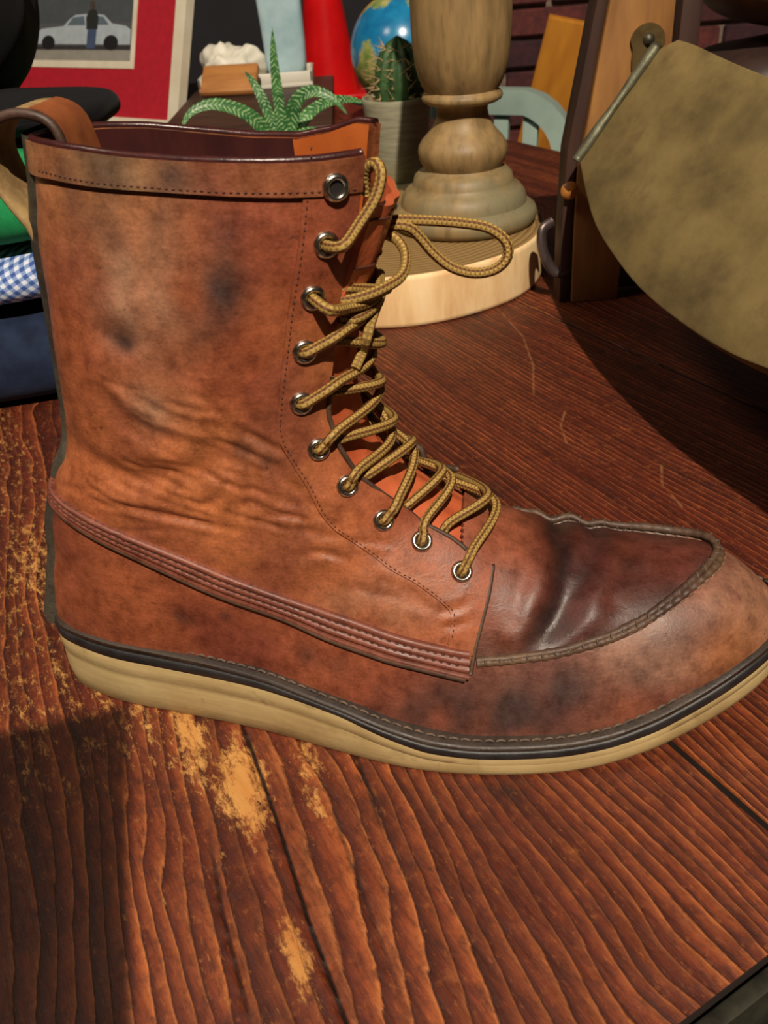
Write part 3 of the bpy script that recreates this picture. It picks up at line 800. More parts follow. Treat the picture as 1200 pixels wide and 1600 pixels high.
# dark welted seam along the strip's lower edge
for sd in (-1, 1):
    xs2 = np.linspace(.014, .186, 110); p, n_ = skin(side_point(np.maximum(xs2, .0155), z_strip(xs2, .03), sd), .0016)
    V, F, U = tube(p, .0015, 8); add('piping', mesh_of('piping', V, F, U, cols=leather_col(V, 'dark')), M_LEATHER_DK, boot)
# back strip up the heel
zz = np.linspace(.030, .2245, 120)
def back_rows():
    rows = []
    for u_ in np.linspace(-1, 1, 13):
        hw = np.interp(zz, [.03,.07,.10,.113,.12,.15,.2245], [.0100,.0095,.0105,.0165,.0135,.0115,.0110])
        yy = u_*hw
        x_ = tl(T_XB, zz)
        P = np.stack([x_ + .004*np.abs(u_)**2, yy, zz], -1)
        rows.append(project_boot(P, 5))
    return rows
ribbon('back_strip', back_rows(), np.array([0, .0026, .0036, .0038, .0038, .0038, .0038, .0038, .0038, .0038, .0036, .0026, 0]), 'backstay', M_LEATHER_DK)
# front edge of the quarter where it laps over the plug
for sd in (-1, 1):
    zq = np.linspace(.041, .0735, 30); p, n_ = skin(side_point(qfront_x(zq), zq, sd), .0010)
    V, F, U = tube(p, .0009, 6); add('quarter_edge', mesh_of('quarter_edge', V, F, U, cols=leather_col(V, 'dark')), M_LEATHER_DK, boot)
# moc seam: puckered raised ridge
SEAM = catmull([(a, b, .06) for a, b in [(.1900,-.0432)] + PLUG[2:-2] + [(.1900,.0312)]], 30)
zg = np.linspace(.025, .095, 701)
fi_ = f_boot(np.stack(np.broadcast_arrays(SEAM[:, 0, None], SEAM[:, 1, None], zg[None]), -1)) < 0
SEAM3 = np.stack([SEAM[:, 0], SEAM[:, 1], zg[700 - np.argmax(fi_[:, ::-1], axis=1)]], -1)
Ls = np.concatenate([[0], np.cumsum(np.linalg.norm(np.diff(SEAM3, axis=0), axis=1))])
n_s = int(Ls[-1]/.0006); tt = np.linspace(0, Ls[-1], n_s)
SP = np.stack([np.interp(tt, Ls, SEAM3[:, i]) for i in range(3)], -1)
SP, nrm = skin(SP, .0002 + .0020*sstep(SP[:, 1], .004, .016), 4)
rad = .0014 + .00009*np.sin(tt/.0042*2*np.pi) + .0003*vnoise(SP, 220, 8) + .0002*vnoise(SP, 700, 18)
V, F, U = tube(SP + nrm*.0001 + .0003*np.stack([vnoise(SP, 260, 31), vnoise(SP, 260, 32), 0*tt], -1), rad, 9)
add('moc_seam', mesh_of('moc_seam', V, F, U, cols=leather_col(V, 'dark')), M_LEATHER_DK, boot)
# second, flatter lip outside the ridge (the turned edge of the side wall)
outw = nrm.copy(); outw[:, 2] = 0; outw = unit(outw + .0)
inn = SP + outw*.0028; inn, _n = skin(inn, .0002)
V, F, U = tube(inn, .0016 + .0002*np.sin(tt/.0042*2*np.pi + 1), 7)
add('seam_lip', mesh_of('seam_lip', V, F, U, cols=leather_col(V, 'dark')*1.05), M_LEATHER_DK, boot)

# stitching ----------------------------------------------------------------
M_THREAD = simple_mat('tan_thread', rgb(138, 104, 76), rgb(92, 66, 50), 400, .7, bump=0)
M_THREAD_W = simple_mat('worn_welt_thread', rgb(112, 92, 76), rgb(66, 54, 48), 400, .75, bump=0)
M_THREAD_DK = simple_mat('dark_thread', rgb(92, 50, 38), rgb(66, 36, 28), 400, .7, bump=0)
def stitches(name, path, off, L=.0022, gap=.0012, r=.00035, mat=None, normals=None):
    path = np.asarray(path); D = np.concatenate([[0], np.cumsum(np.linalg.norm(np.diff(path, axis=0), axis=1))])
    parts = []; s = .0005
    while s + L < D[-1]:
        q = np.array([s, s+L*.2, s+L*.5, s+L*.8, s+L]); c_ = np.stack([np.interp(q, D, path[:, i]) for i in range(3)], -1)
        nn = unit(f_grad(c_)) if normals is None else np.stack([np.interp(q, D, normals[:, i]) for i in range(3)], -1)
        h = np.array([-.0004, .0, .0002, .0, -.0004]) + off
        parts.append(tube(c_ + nn*h[:, None], [r*.6, r, r, r, r*.6], 5)); s += L + gap
    if parts:
        V, F, U = join(parts); o = add(name, mesh_of(name, V, F, U), mat or M_THREAD, boot); o['kind'] = 'stuff'; return o
for sd in (-1, 1):
    for f_, m_ in ((.02, M_THREAD_DK), (.26, M_THREAD_DK), (.52, M_THREAD_DK)):
        x3 = np.linspace(.018, .186, 160); p, n_ = skin(side_point(x3, z_strip(x3, 1-f_), sd), .0)
        stitches('stitching', p, .0030 if f_ > .1 else .0020, mat=m_, L=.0015, gap=.0014, r=.0003)
    p, n_ = skin(side_point(EYEC[4:, 0]+.0012, EYEC[4:, 1], sd), .0); stitches('stitching', p, .0022, L=.0011, gap=.0009, r=.00022, mat=M_THREAD_DK)
    xx_ = np.linspace(.062, .1555, 120); yy_ = sd*.027; p, n_ = skin(side_point(xx_, collar_z(xx_, yy_)+.0013, sd), .0); stitches('stitching', p, .0028, L=.0011, gap=.0009, r=.00024, mat=M_THREAD_DK)
    zq = np.linspace(.043, .072, 40); p, n_ = skin(side_point(qfront_x(zq)-.0028, zq, sd), 0.); stitches('stitching', p, .0016, L=.0016, gap=.001, r=.0003, mat=M_THREAD)
p, n_ = skin(SP + outw*.0048, 0.); stitches('stitching', p, .0006, L=.003, gap=.0016, r=.0005, mat=M_THREAD)

cross = []; s_c = .003
while s_c < tt[-1]:
    i = int(np.argmin(np.abs(tt - s_c))); a_, n_ = SP[i], nrm[i]
    cross.append(tube(catmull([a_ - outw[i]*.0016 - n_*.0002, a_ - outw[i]*.0004 + n_*.0014, a_ + outw[i]*.0012 + n_*.0010, skin((a_ + outw[i]*.0044)[None], -.0002)[0][0]], 3), .00036, 5)); s_c += .0052
V, F, U = join(cross); o = add('moc_stitching', mesh_of('moc_stitching', V, F, U), M_THREAD_W, boot); o['kind'] = 'stuff'
# sole --------------------------------------------------------------------
SO_N = [(.0045,.0),(.0055,-.008),(.0105,-.0160),(.018,-.0215),(.038,-.0290),(.064,-.0340),(.1,-.0410),(.133,-.0500),(.159,-.0565),(.184,-.0590),(.215,-.0570),(.242,-.0510),(.266,-.0425),(.288,-.0310),(.304,-.0172),(.3125,.0)]
SO_F = [(.310,.012),(.301,.0245),(.286,.0365),(.262,.0470),(.236,.0550),(.205,.0560),(.175,.0510),(.145,.0430),(.112,.0370),(.075,.0350),(.045,.0320),(.020,.0240),(.009,.0130)]
OUT = catmull([(a, b, 0) for a, b in SO_N + SO_F], 8, True)[:, :2]
tn = np.roll(OUT, -1, 0) - np.roll(OUT, 1, 0); nrm2 = np.stack([tn[:, 1], -tn[:, 0]], -1); nrm2 /= np.linalg.norm(nrm2, axis=1)[:, None]
if ((OUT + nrm2*.001 - [.16, 0])**2).sum() < ((OUT - [.16, 0])**2).sum(): nrm2 = -nrm2
T_CR = smooth_tab([(-.01,.0285),(.02,.0272),(.05,.0262),(.08,.0257),(.107,.0249),(.125,.0233),(.139,.0210),(.155,.0155),(.171,.0108),(.19,.0092),(.225,.0092),(.24,.0102),(.257,.0140),(.276,.0212),(.29,.0265),(.32,.036)])
T_ZU = smooth_tab([(-.01,0),(.225,0),(.24,.0008),(.257,.0040),(.276,.0100),(.29,.0145),(.32,.022)])
def z_under(x): return np.maximum(tl(T_ZU, x), 0)
def sole_piece(name, layers, mat, capz=None, stuff=None):
    """layers: list of (outward offset, z array)"""
    n = len(OUT); Vs = [np.column_stack([OUT + nrm2*o_, z_]) for o_, z_ in layers]
    V = np.concatenate(Vs); F = grid_faces(len(layers), n, False, True)
    F = [f for f in F] + [tuple(range(n)), tuple(range((len(layers)-1)*n, len(layers)*n))]
    o = add(name, fix_normals(mesh_of(name, V, F)), mat, boot); sharp(o, 55); return o
ox = OUT[:, 0]; zc = tl(T_CR, ox); zt_ = tl(T_ZB, ox); zu = z_under(ox)
def cream_mat():
    t = NT('cream_crepe_rubber', .75, .3); co = t.coord()
    n1 = t.noise(co, 28, 4); n2 = t.noise(t.mapping(co, (30, 30, 500)), 1, 3)
    c_ = t.ramp(n1, [(.28, rgb(138, 114, 74)), (.5, rgb(166, 142, 98)), (.75, rgb(180, 158, 112))])
    c_ = t.mix(t.fr(t.noise(co, 75, 5, .7), .6, .72, 0, .5), c_, rgb(112, 92, 60))
    c_ = t.mix(1.0, c_, t.ramp(n2, [(.3, (.88,.87,.85)), (.7, (1.05,1.05,1.05))]), 'MULTIPLY')
    t.base(c_); t.normal(t.bump(t.noise(co, 260, 4), .25, .0008)); return t.m
M_CREAM = cream_mat()
mid1 = zu + (zc-zu)*.5
sole_piece('wedge_outsole', [(-.004, zu), (-.0012, zu), (0*1.0, zu+.0012), (.0004, zu+(zc-zu)*.3), (-.0002, zu+(zc-zu)*.62), (-.0006, zu+(zc-zu)*.66), (.0001, zu+(zc-zu)*.72), (-.0001, zc-.0006), (-.0008, zc)], M_CREAM)
M_BLACK = simple_mat('black_rubber_midsole', rgb(44, 42, 44), rgb(22, 21, 23), 120, .5, bump=.25)
sole_piece('midsole', [(-.004, zc), (-.0006, zc), (.0002, zc+.0008), (.0003, zc+(zt_-zc)*.5), (-.0002, zc+(zt_-zc)*.62), (-.0012, zc+(zt_-zc)*.66), (-.006, zc+(zt_-zc)*.70)], M_BLACK)
M_WELT = leather_mat('welt_leather', .5)
V_l = [(-.006, zc+(zt_-zc)*.66), (-.0008, zc+(zt_-zc)*.66), (-.0002, zc+(zt_-zc)*.74), (-.0004, zt_-.0006), (-.0014, zt_), (-.0085, zt_+.0004)]
n = len(OUT); V = np.concatenate([np.column_stack([OUT + nrm2*o_, z_]) for o_, z_ in V_l]); F = grid_faces(len(V_l), n, False, True)
o = add('welt', fix_normals(mesh_of('welt', V, F, cols=leather_col(V, 'dark')*.30)), M_WELT, boot); sharp(o, 50)
wp = np.column_stack([OUT - nrm2*.0034, zt_]); wp = np.concatenate([wp, wp[:1]]); wn_ = np.tile([0, 0, 1.0], (len(wp), 1))
stitches('welt_stitching', wp, .0009, L=.0032, gap=.0012, r=.00055, mat=M_THREAD_W, normals=wn_)

# tongue --------------------------------------------------------------------
TNG = [(.196,.0735),(.186,.0805),(.176,.0870),(.166,.0940),(.157,.1025),(.150,.1130),(.1465,.1250),(.1450,.1380),(.1465,.1520),(.1495,.1640),(.1530,.1745),(.1575,.1850),(.1612,.1945),(.1640,.2010)]
tc = catmull([(a, 0, b) for a, b in TNG], 5)
tan_ = unit(np.gradient(tc, axis=0)); tn_ = np.stack([tan_[:, 2], 0*tan_[:, 0], -tan_[:, 0]], -1)
tn_ *= np.sign(tn_[:, :1] + 1e-9)
wv = np.linspace(-1, 1, 17); k_ = np.linspace(0, 1, len(tc))
hw = np.interp(k_, [0,.4,.7,.9,1], [.0175,.0185,.0205,.0200,.019])
curl = np.interp(k_, [0, .3, .6, .85, 1], [.004, .006, .006, .005, .005])
Vt = []; 
for lay in (0.0, -.0028):
    for u_ in wv:
        Vt.append(tc + tn_*(.0015 + lay - curl*(np.abs(u_)**2.2) + .0006*math.sin(u_*9))[:, None] + np.stack([0*hw, u_*hw, 0*hw], -1))
Vt = np.array(Vt); nu, nk = len(wv), len(tc)
F = grid_faces(nu, nk) + [tuple(i + nu*nk for i in f[::-1]) for f in grid_faces(nu, nk)]
ring = [i*nk for i in range(nu)] + [(nu-1)*nk+j for j in range(1, nk)] + [i*nk+nk-1 for i in range(nu-2, -1, -1)] + list(range(nk-2, 0, -1))
F += [(ring[i], ring[(i+1) % len(ring)], ring[(i+1) % len(ring)]+nu*nk, ring[i]+nu*nk) for i in range(len(ring))]
def tongue_mat():
    t = NT('orange_tongue_leather', .42, .5); co = t.coord()
    n1 = t.noise(co, 60, 4); c_ = t.ramp(n1, [(.3, rgb(168, 74, 42)), (.7, rgb(204, 106, 66))])
    t.base(c_); t.normal(t.bump(t.noise(co, 500, 4), .25, .0008)); return t.m
M_TONGUE = tongue_mat()
o = add('tongue', fix_normals(mesh_of('tongue', Vt.reshape(-1, 3), F)), M_TONGUE, boot); sharp(o, 60)
for kk in (.955, .845):
    i = int(kk*(nk-1)); p = Vt[:nu, i] + tn_[i]*.0002; V, F, U = tube(p, .0004, 5); tg = add('tongue_crease', mesh_of('tongue_crease', V, F, U), M_THREAD_DK, boot)
# eyelets ---------------------------------------------------------------------
def eyelet_mat():
    t = NT('nickel_eyelet', .26, .5, 1.0); co = t.coord()
    t.base(t.ramp(t.noise(co, 700, 4), [(.3, rgb(150, 140, 126)), (.6, rgb(214, 208, 196))])); return t.m
M_EYE = eyelet_mat()
M_HOLE = simple_mat('dark_eyelet_hole', rgb(30, 20, 17), rgb(18, 12, 11), 100, .8, bump=0)
EYES = np.array([(.1496,.2098),(.1456,.1940),(.1402,.1785),(.1358,.1612),(.1327,.1437),(.1363,.1254),(.1444,.1098),(.1556,.0943),(.1694,.0840),(.1841,.0740)])
prof = [(.0021, -.0014), (.0021, .0004), (.0023, .0010), (.0028, .0014), (.0034, .0013), (.0039, .0008), (.00415, .0), (.0041, -.0006)]
ev, ef = lathe(prof, 28); me_eye = mesh_of('eyelet', ev, ef); fix_normals(me_eye); me_eye.materials.append(M_EYE)
hv, hf = lathe([(.0, .0003), (.0023, .0003)], 20); me_hole = mesh_of('eyelet_hole', hv, hf); me_hole.materials.append(M_HOLE)
EP, EN = {}, {}
for sd in (-1, 1):
    b = side_point(EYES[:, 0], EYES[:, 1], sd)
    N = unit(f_grad(b)); p, _ = skin(b, np.array([.0031] + [.0021]*9))
    EP[sd], EN[sd] = p, N
    for i in range(10):
        q = Vector(N[i]).to_track_quat('Z', 'Y')
        o = add('eyelet', me_eye, None, boot); o.location = Vector(p[i]); o.rotation_euler = q.to_euler()
        h = add('eyelet_hole', me_hole, None, o)
# laces -----------------------------------------------------------------------
def lace_mat():
    t = NT('gold_brown_lace', .62, .35)
    sx = t.node('ShaderNodeSeparateXYZ', {0: t.coord('UV')})
    u_, v_ = sx.outputs[0], sx.outputs[1]
    tri = t.math('FRACT', t.math('ADD', t.math('MULTIPLY', v_, 5.0), .1))
    dash = t.math('FRACT', t.math('ADD', t.math('MULTIPLY', u_, 620.0), t.math('MULTIPLY', t.math('FLOOR', t.math('MULTIPLY', v_, 10.0)), .5)))
    gold = t.ramp(dash, [(0, rgb(118, 90, 42)), (.3, rgb(170, 136, 70)), (.75, rgb(184, 152, 86)), (1, rgb(124, 94, 44))])
    brown = t.ramp(dash, [(0, rgb(78, 46, 20)), (.5, rgb(120, 76, 36)), (1, rgb(74, 44, 20))])
    f = t.ramp(tri, [(0, (0,0,0)), (.58, (0,0,0)), (.66, (1,1,1)), (.92, (1,1,1)), (1, (0,0,0))])
    t.base(t.mix(f, gold, brown))
    hb = t.math('ADD', t.math('MULTIPLY', t.math('ABSOLUTE', t.math('SUBTRACT', dash, .5)), -1.0), t.math('MULTIPLY', f, -.4))
    t.normal(t.bump(hb, .7, .0005)); return t.m
M_LACE = lace_mat()
LR = .00178
lace_parts = []
def lace(pts, n=9, r=LR):
    lace_parts.append(tube(catmull(pts, n), r, 10))
def top_c(i, f):
    """point on the tongue's outer face at fraction f between eyelet i and i+1"""
    z = EYES[i][1]*(1-f) + EYES[min(i+1, 9)][1]*f
    j = int(np.argmin(np.abs(tc[:, 2] - z)))
    return tc[j] + tn_[j]*.0035, tn_[j]
def under(sd, i, d=.004):
    # just beneath the facing next to eyelet i
    return EP[sd][i] - EN[sd][i]*d
def gapedge(sd, i, f=0.0):
    z = EYES[i][1]*(1-f) + EYES[max(i-1, 0)][1]*f
    g_ = float(tl(GAPT, z))
    j = int(np.argmin(np.abs(tc[:, 2] - z)))
    return np.array([tc[j][0], sd*g_*.85, z]), tn_[j]
rl = np.random.default_rng(3)
for i in range(9, 2, -1):
    for sd in (-1, 1):
        e0, n0 = EP[sd][i], EN[sd][i]
        other = -sd
        tgt = i-1
        slack = [0,0,0,.0035,.0045,.0055,.0062,.0068,.0072,.0080][i] + rl.uniform(-.0008, .0012) + (.0016 if sd > 0 else 0)
        dirc = EP[other][tgt] - e0
        c_, cn = top_c(tgt, .62 if sd < 0 else .35)
        ge, gn = gapedge(other, tgt, 0.0)
        start = e0 - n0*.0035
        sag = np.array([0, rl.uniform(-.003, .003), rl.uniform(-.002, .002)])
        zo = e0[2] + .30*(EP[other][tgt][2] - e0[2]); go = float(tl(GAPT, zo)); xs_ = np.linspace(.10, .23, 521)
        fi = f_boot(np.stack(np.broadcast_arrays(xs_, sd*go, zo), -1)) < 0
        own = np.array([xs_[520 - np.argmax(fi[::-1])], sd*go, zo])
        z2 = EYES[tgt][1]; g2 = float(tl(GAPT, z2)); fi = f_boot(np.stack(np.broadcast_arrays(xs_, other*g2, z2), -1)) < 0
        eo = np.array([xs_[520 - np.argmax(fi[::-1])], other*g2, z2]); eN = unit(f_grad(eo[None]))[0]
        hA, hB = .0021 + LR + .0004, .0021 + LR + .0014
        mA = skin(np.array([e0*.62 + own*.38]), hA)[0][0]; mB = skin(np.array([own]), hB)[0][0]
        pts = [start, e0 + n0*.0010, mA, mB, c_ + cn*slack + sag,
               eo*[1, .72, 1] + eN*(.0030 + .25*slack), eo*[1, .95, 1] - eN*.0012, eo - eN*.0046 + np.array([0, other*.0040, .0015]), eo - eN*.0060 + np.array([-.002, other*.0075, .0025])]
        lace(pts)
# bottom bar across the throat
e0, n0 = EP[-1][9], EN[-1][9]; e1, n1 = EP[1][9], EN[1][9]
c_, cn = top_c(9, 0.0)
# upper, loose end on the near side: over the facing edge and back inside
e2, n2_ = EP[-1][1], EN[-1][1]
lace([e2 - n2_*.003, e2 + n2_*.0018, e2 + n2_*.004 + np.array([.004, -.001, .0010]), (.1560, -.0232, .1985), (.1610, -.0190, .2050), (.1628, -.0165, .2110), (.1608, -.0135, .2135), (.1575, -.0110, .2105), (.1570, -.0090, .2040)])
# third eyelet: wound round the tongue with a spare bight sticking out to the front
e3, n3_ = EP[-1][2], EN[-1][2]
lace([e3 - n3_*.003, e3 + n3_*.0018, e3 + n3_*.004 + np.array([.004, -.0005, -.002]), (.1505, -.0215, .1730), (.1560, -.0130, .1715), (.1580, -.0040, .1722), (.1570, .008, .1735)])
lace([(.1480, -.0195, .1745), (.1530, -.0185, .1748), (.1600, -.0140, .1758), (.1660, -.0060, .1775), (.1668, .0010, .1820), (.1640, .0050, .1855), (.1600, .0070, .1870)])
lace([(.1470, -.0200, .1690), (.1520, -.0180, .1680), (.1570, -.0100, .1690), (.1580, .0020, .1700), (.1550, .0130, .1720)])
lace([(.1580, -.0030, .1695), (.1560, -.0115, .1650), (.1545, -.0150, .1600), (.1525, -.0120, .1545), (.1500, -.0165, .1500)])
# long free loop hanging out behind the tongue
lace([(.1560, .0080, .1900), (.1630, .0100, .1905), (.1720, .0110, .1898), (.1830, .0115, .1886), (.1930, .0115, .1866), (.1990, .0110, .1822), (.1995, .0105, .1770), (.1955, .0100, .1732), (.1885, .0098, .1722), (.1810, .0098, .1745),
      (.1750, .0100, .1795), (.1710, .0100, .1845), (.1670, .0090, .1885), (.1600, .0080, .1895)], 12)
V, F, U = join(lace_parts)
o = add('lace', mesh_of('lace', V, F, U), M_LACE, boot); o['label'] = 'gold and brown striped lace with a free loop'
# dark leather keeper tabs of the far facing edge
zf = np.linspace(.079, .150, 60)
for sd in (-1, 1):
    g_e = np.interp(zf, GAPT[0], GAPT[1]); xs_ = np.linspace(.10, .23, 521)
    PP = np.stack(np.broadcast_arrays(xs_[None], (sd*g_e)[:, None], zf[:, None]), -1); ins_ = f_boot(PP) < 0
    q = np.stack([xs_[520 - np.argmax(ins_[:, ::-1], axis=1)], sd*g_e, zf], -1); N_ = unit(f_grad(q))
    lift = .0018 if sd < 0 else .0018 + .0050*sstep(-zf, -.112, -.092)*(1 + .35*np.sin(zf*420))
    V, F, U = tube(q + N_*np.broadcast_to(lift, zf.shape)[:, None], .0009 if sd < 0 else .0015, 8)
    add('facing_piping', mesh_of('facing_piping', V, F, U, cols=leather_col(V, 'dark')*.8), M_LEATHER_DK, boot)
# pull loop --------------------------------------------------------------------
LP = [(.0680, .2050), (.0665, .2180), (.0640, .2275), (.0570, .2310), (.0490, .2305), (.0420, .2268), (.0385, .2200), (.0395, .2120), (.0430, .2045), (.0465, .1985), (.0482, .1930)]
lc = catmull([(a, 0, b) for a, b in LP], 7); lt = unit(np.gradient(lc, axis=0)); ln = np.stack([-lt[:, 2], 0*lt[:, 0], lt[:, 0]], -1)
wv2 = np.array([-1, -.97, -.5, 0, .5, .97, 1]); rows = []
for lay, sgn in ((.0011, 1), (-.0011, -1)):
    for u_ in (wv2 if sgn > 0 else wv2[::-1]):
        off_ = lay if abs(u_) < .99 else lay*.4
        rows.append(lc + ln*off_ + np.stack([0*lc[:, 0], u_*.0105 + 0*lc[:, 0], 0*lc[:, 0]], -1))
V = np.array(rows).reshape(-1, 3); F = grid_faces(len(rows), len(lc), True, False)
M_LOOP = simple_mat('tan_webbing_loop', rgb(168, 140, 92), rgb(128, 98, 62), 160, .75, bump=.3)
o = add('pull_loop', fix_normals(mesh_of('pull_loop', V, F)), M_LOOP, boot); o['label'] = 'tan pull loop at the back of the shaft'
V, F, U = tube(lc[4:34] + ln[4:34]*.0 + np.array([0, -.0105, 0]), .0016, 7); add('loop_edge', mesh_of('loop_edge', V, F, U, cols=leather_col(V*0+[.05,0,.2], 'dark')), M_LEATHER_DK, o)
V = np.concatenate([lc[6:22] + ln[6:22]*(-.0016) + [0, s_*.0103, 0] for s_ in (-1, 1)]); F = grid_faces(2, 16)
lv = fix_normals(mesh_of('loop_cover', V, F)); add('loop_cover', lv, simple_mat('loop_leather', rgb(160, 92, 50), rgb(120, 64, 36), 80, .5), o)
# ---------------------------------------------------------------- things behind the boot
def cloth_blob(name, c, size, mat, parent=None, pw=3.2, seed=0, amp=.006, rz=0.0, freq=22, nu=56, nv=36, fold=0.0, zp=2.4):
    """soft rounded slab of folded fabric, flat-ish underneath"""
    th = np.linspace(0, 2*np.pi, nu, endpoint=False); ph = np.linspace(-np.pi/2, np.pi/2, nv)
    def sp(v, p): return np.sign(v)*np.abs(v)**(2/p)
    TH, PH = np.meshgrid(th, ph, indexing='ij')
    X = sp(np.cos(PH), pw)*sp(np.cos(TH), pw); Y = sp(np.cos(PH), pw)*sp(np.sin(TH), pw); Z = sp(np.sin(PH), zp)
    P = np.stack([X*size[0]/2, Y*size[1]/2, Z*size[2]/2], -1).reshape(-1, 3)
    n_ = unit(P/np.array(size)**2*4)
    P = P + n_*(amp*vnoise(P, freq, seed) + amp*.5*vnoise(P, freq*2.6, seed+1))[:, None]
    if fold: P = P + n_*(fold*np.sin(P[:, 2]/size[2]*14 + P[:, 0]*9))[:, None]
    low = -size[2]/2
    P[:, 2] = np.maximum(P[:, 2], low)
    P = P @ rot('Z', rz).T + np.asarray(c)
    me = fix_normals(mesh_of(name, P, grid_faces(nu, nv, True, False)))
    return add(name, me, mat, parent)
def fabric_mat(name, c1, c2, scale=60, weave=900, rough=.85, sheen=.3):
    t = NT(name, rough, .2); co = t.coord()
    t.base(t.ramp(t.noise(co, scale, 4), [(.3, c2), (.7, c1)])); t.inp('Sheen Weight', sheen*.12)
    t.normal(t.bump(t.noise(co, weave, 3), .3, .0008)); return t.m
def gingham_mat():
    t = NT('blue_gingham', .85, .2); co = t.mapping(t.coord(), (1, 1, 1), (0.3, 0.5, .35))
    sx = t.node('ShaderNodeSeparateXYZ', {0: co})
    def stripes(o_): return t.ramp(t.math('FRACT', t.math('MULTIPLY', o_, 190.0)), [(0, (0,0,0)), (.45, (0,0,0)), (.55, (1,1,1)), (1, (1,1,1))])
    a = stripes(sx.outputs[0]); b = stripes(sx.outputs[2])
    s_ = t.math('MULTIPLY', t.math('ADD', a, b), .5)
    t.base(t.ramp(s_, [(0, rgb(212, 220, 236)), (.5, rgb(128, 152, 200)), (1, rgb(62, 88, 150))])); return t.m
# folded clothes stacked at the left
def folded(name, c, size, layers, mat, seed, rz):
    """a garment folded into flat layers, each with a soft rounded edge"""
    r = np.random.default_rng(seed); parts = []; h = size[2]/layers; nu, nv = 72, 22
    th = np.linspace(0, 2*np.pi, nu, endpoint=False); ph = np.linspace(-np.pi/2, np.pi/2, nv)
    def sp(v, p): return np.sign(v)*np.abs(v)**(2/p)
    TH, PH = np.meshgrid(th, ph, indexing='ij')
    for k in range(layers):
        sx, sy = size[0]*r.uniform(.965, 1.0), size[1]*r.uniform(.965, 1.0)
        P = np.stack([sp(np.cos(PH), 9)*sp(np.cos(TH), 7)*sx/2, sp(np.cos(PH), 9)*sp(np.sin(TH), 7)*sy/2, sp(np.sin(PH), 3.0)*h/2], -1).reshape(-1, 3)
        e = np.maximum(np.abs(P[:, 0])/(sx/2), np.abs(P[:, 1])/(sy/2))
        P[:, 2] += (.0016*vnoise(P, 26, seed+k) + .0012*vnoise(P, 70, seed+k+9))*(k == layers-1)*(P[:, 2] > 0)
        P[:, 2] -= .006*np.clip((e-.75)/.25, 0, 1)**2*(P[:, 2] > 0)*(k == layers-1)
        P[:, :2] *= (1 + .012*vnoise(P*[1, 1, 0], 30, seed+k+20))[:, None]
        P = P @ rot('Z', rz + r.uniform(-1.5, 1.5)).T + [c[0] + r.uniform(-.004, .004), c[1] + r.uniform(-.004, .002), c[2] - size[2]/2 + h*(k+.5)]
        parts.append((P, grid_faces(nu, nv, True, False)))
    V, F, U = join(parts)
    return add(name, fix_normals(mesh_of(name, V, F)), mat)
nj = folded('folded_jeans', (-.364, .690, .0335), (.352, .296, .067), 1, fabric_mat('navy_cloth', rgb(34, 46, 72), rgb(18, 26, 46)), 2, 8)
tag(nj, 'dark navy folded garment at the bottom of the clothes stack', 'garment', 'folded clothes')
gi = folded('folded_shirt', (-.372, .700, .0885), (.345, .275, .036), 1, gingham_mat(), 5, 4)
tag(gi, 'blue and white gingham shirt folded between the navy and green clothes', 'shirt', 'folded clothes')
gr = folded('folded_sweater', (-.366, .696, .1350), (.352, .280, .053), 1, fabric_mat('green_cloth', rgb(34, 150, 88), rgb(22, 112, 66)), 8, 6)
tag(gr, 'bright green folded garment lying on the gingham shirt', 'garment', 'folded clothes')
jk = empty('black_jacket', (-.40, .72, .1650)); tag(jk, 'black jacket with gold zip heaped on top of the green garment', 'jacket')
M_BLK = fabric_mat('black_cloth', rgb(15, 15, 20), rgb(7, 7, 11))
def heap(name, c, size, seed, rz, amp):
    nu, nv = 110, 60; th = np.linspace(0, 2*np.pi, nu, endpoint=False); ph = np.linspace(-np.pi/2, np.pi/2, nv); TH, PH = np.meshgrid(th, ph, indexing='ij')
    def sp(v, p): return np.sign(v)*np.abs(v)**(2/p)
    P = np.stack([sp(np.cos(PH), 2.8)*sp(np.cos(TH), 3.4)*size[0]/2, sp(np.cos(PH), 2.8)*sp(np.sin(TH), 3.4)*size[1]/2, sp(np.sin(PH), 2.6)*size[2]/2], -1).reshape(-1, 3)
    n_ = unit(P/np.array(size)**2*4)
    fold_ = .5 - np.abs(vnoise(P*[1, 1, .45], 34, seed)); fold2 = .5 - np.abs(vnoise(P*[.5, 1, 1], 60, seed+3))
    P = P + n_*(amp*1.4*fold_ + amp*.6*fold2)[:, None]
    P[:, 2] = np.maximum(P[:, 2], -size[2]/2)
    P = P @ rot('Z', rz).T + np.asarray(c)
    return add(name, fix_normals(mesh_of(name, P, grid_faces(nu, nv, True, False))), M_BLK, jk)
jb = heap('body', (.012, .02, .079), (.315, .21, .150), 12, 0, .008)
heap('sleeve', (.165, -.055, .0145), (.140, .090, .026), 14, -6, .0022)
M_GOLD = simple_mat('gold_zip', rgb(190, 148, 60), rgb(120, 84, 30), 300, .35, .9, .2)
from mathutils.bvhtree import BVHTree
bvh_ = BVHTree.FromPolygons([v.co for v in jb.data.vertices], [p.vertices for p in jb.data.polygons])
zp = []
for q in catmull([(.165, -.085, .016), (.172, -.082, .036), (.172, -.076, .060), (.166, -.070, .085), (.154, -.060, .110), (.136, -.048, .140)], 10):
    h_ = bvh_.find_nearest(Vector(q)); zp.append(np.array(h_[0]) + np.array(h_[1])*.0012)
zp = np.array(zp)
V, F, U = tube(zp, .0014, 6)
add('zip_tape', mesh_of('zip_tape', V, F, U), M_BLK, jk)
parts = [tube(np.array([p + [-.0016, -.0012, 0], p + [.0022, -.0016, .0004]]), .0009, 5) for p in zp[::2]]
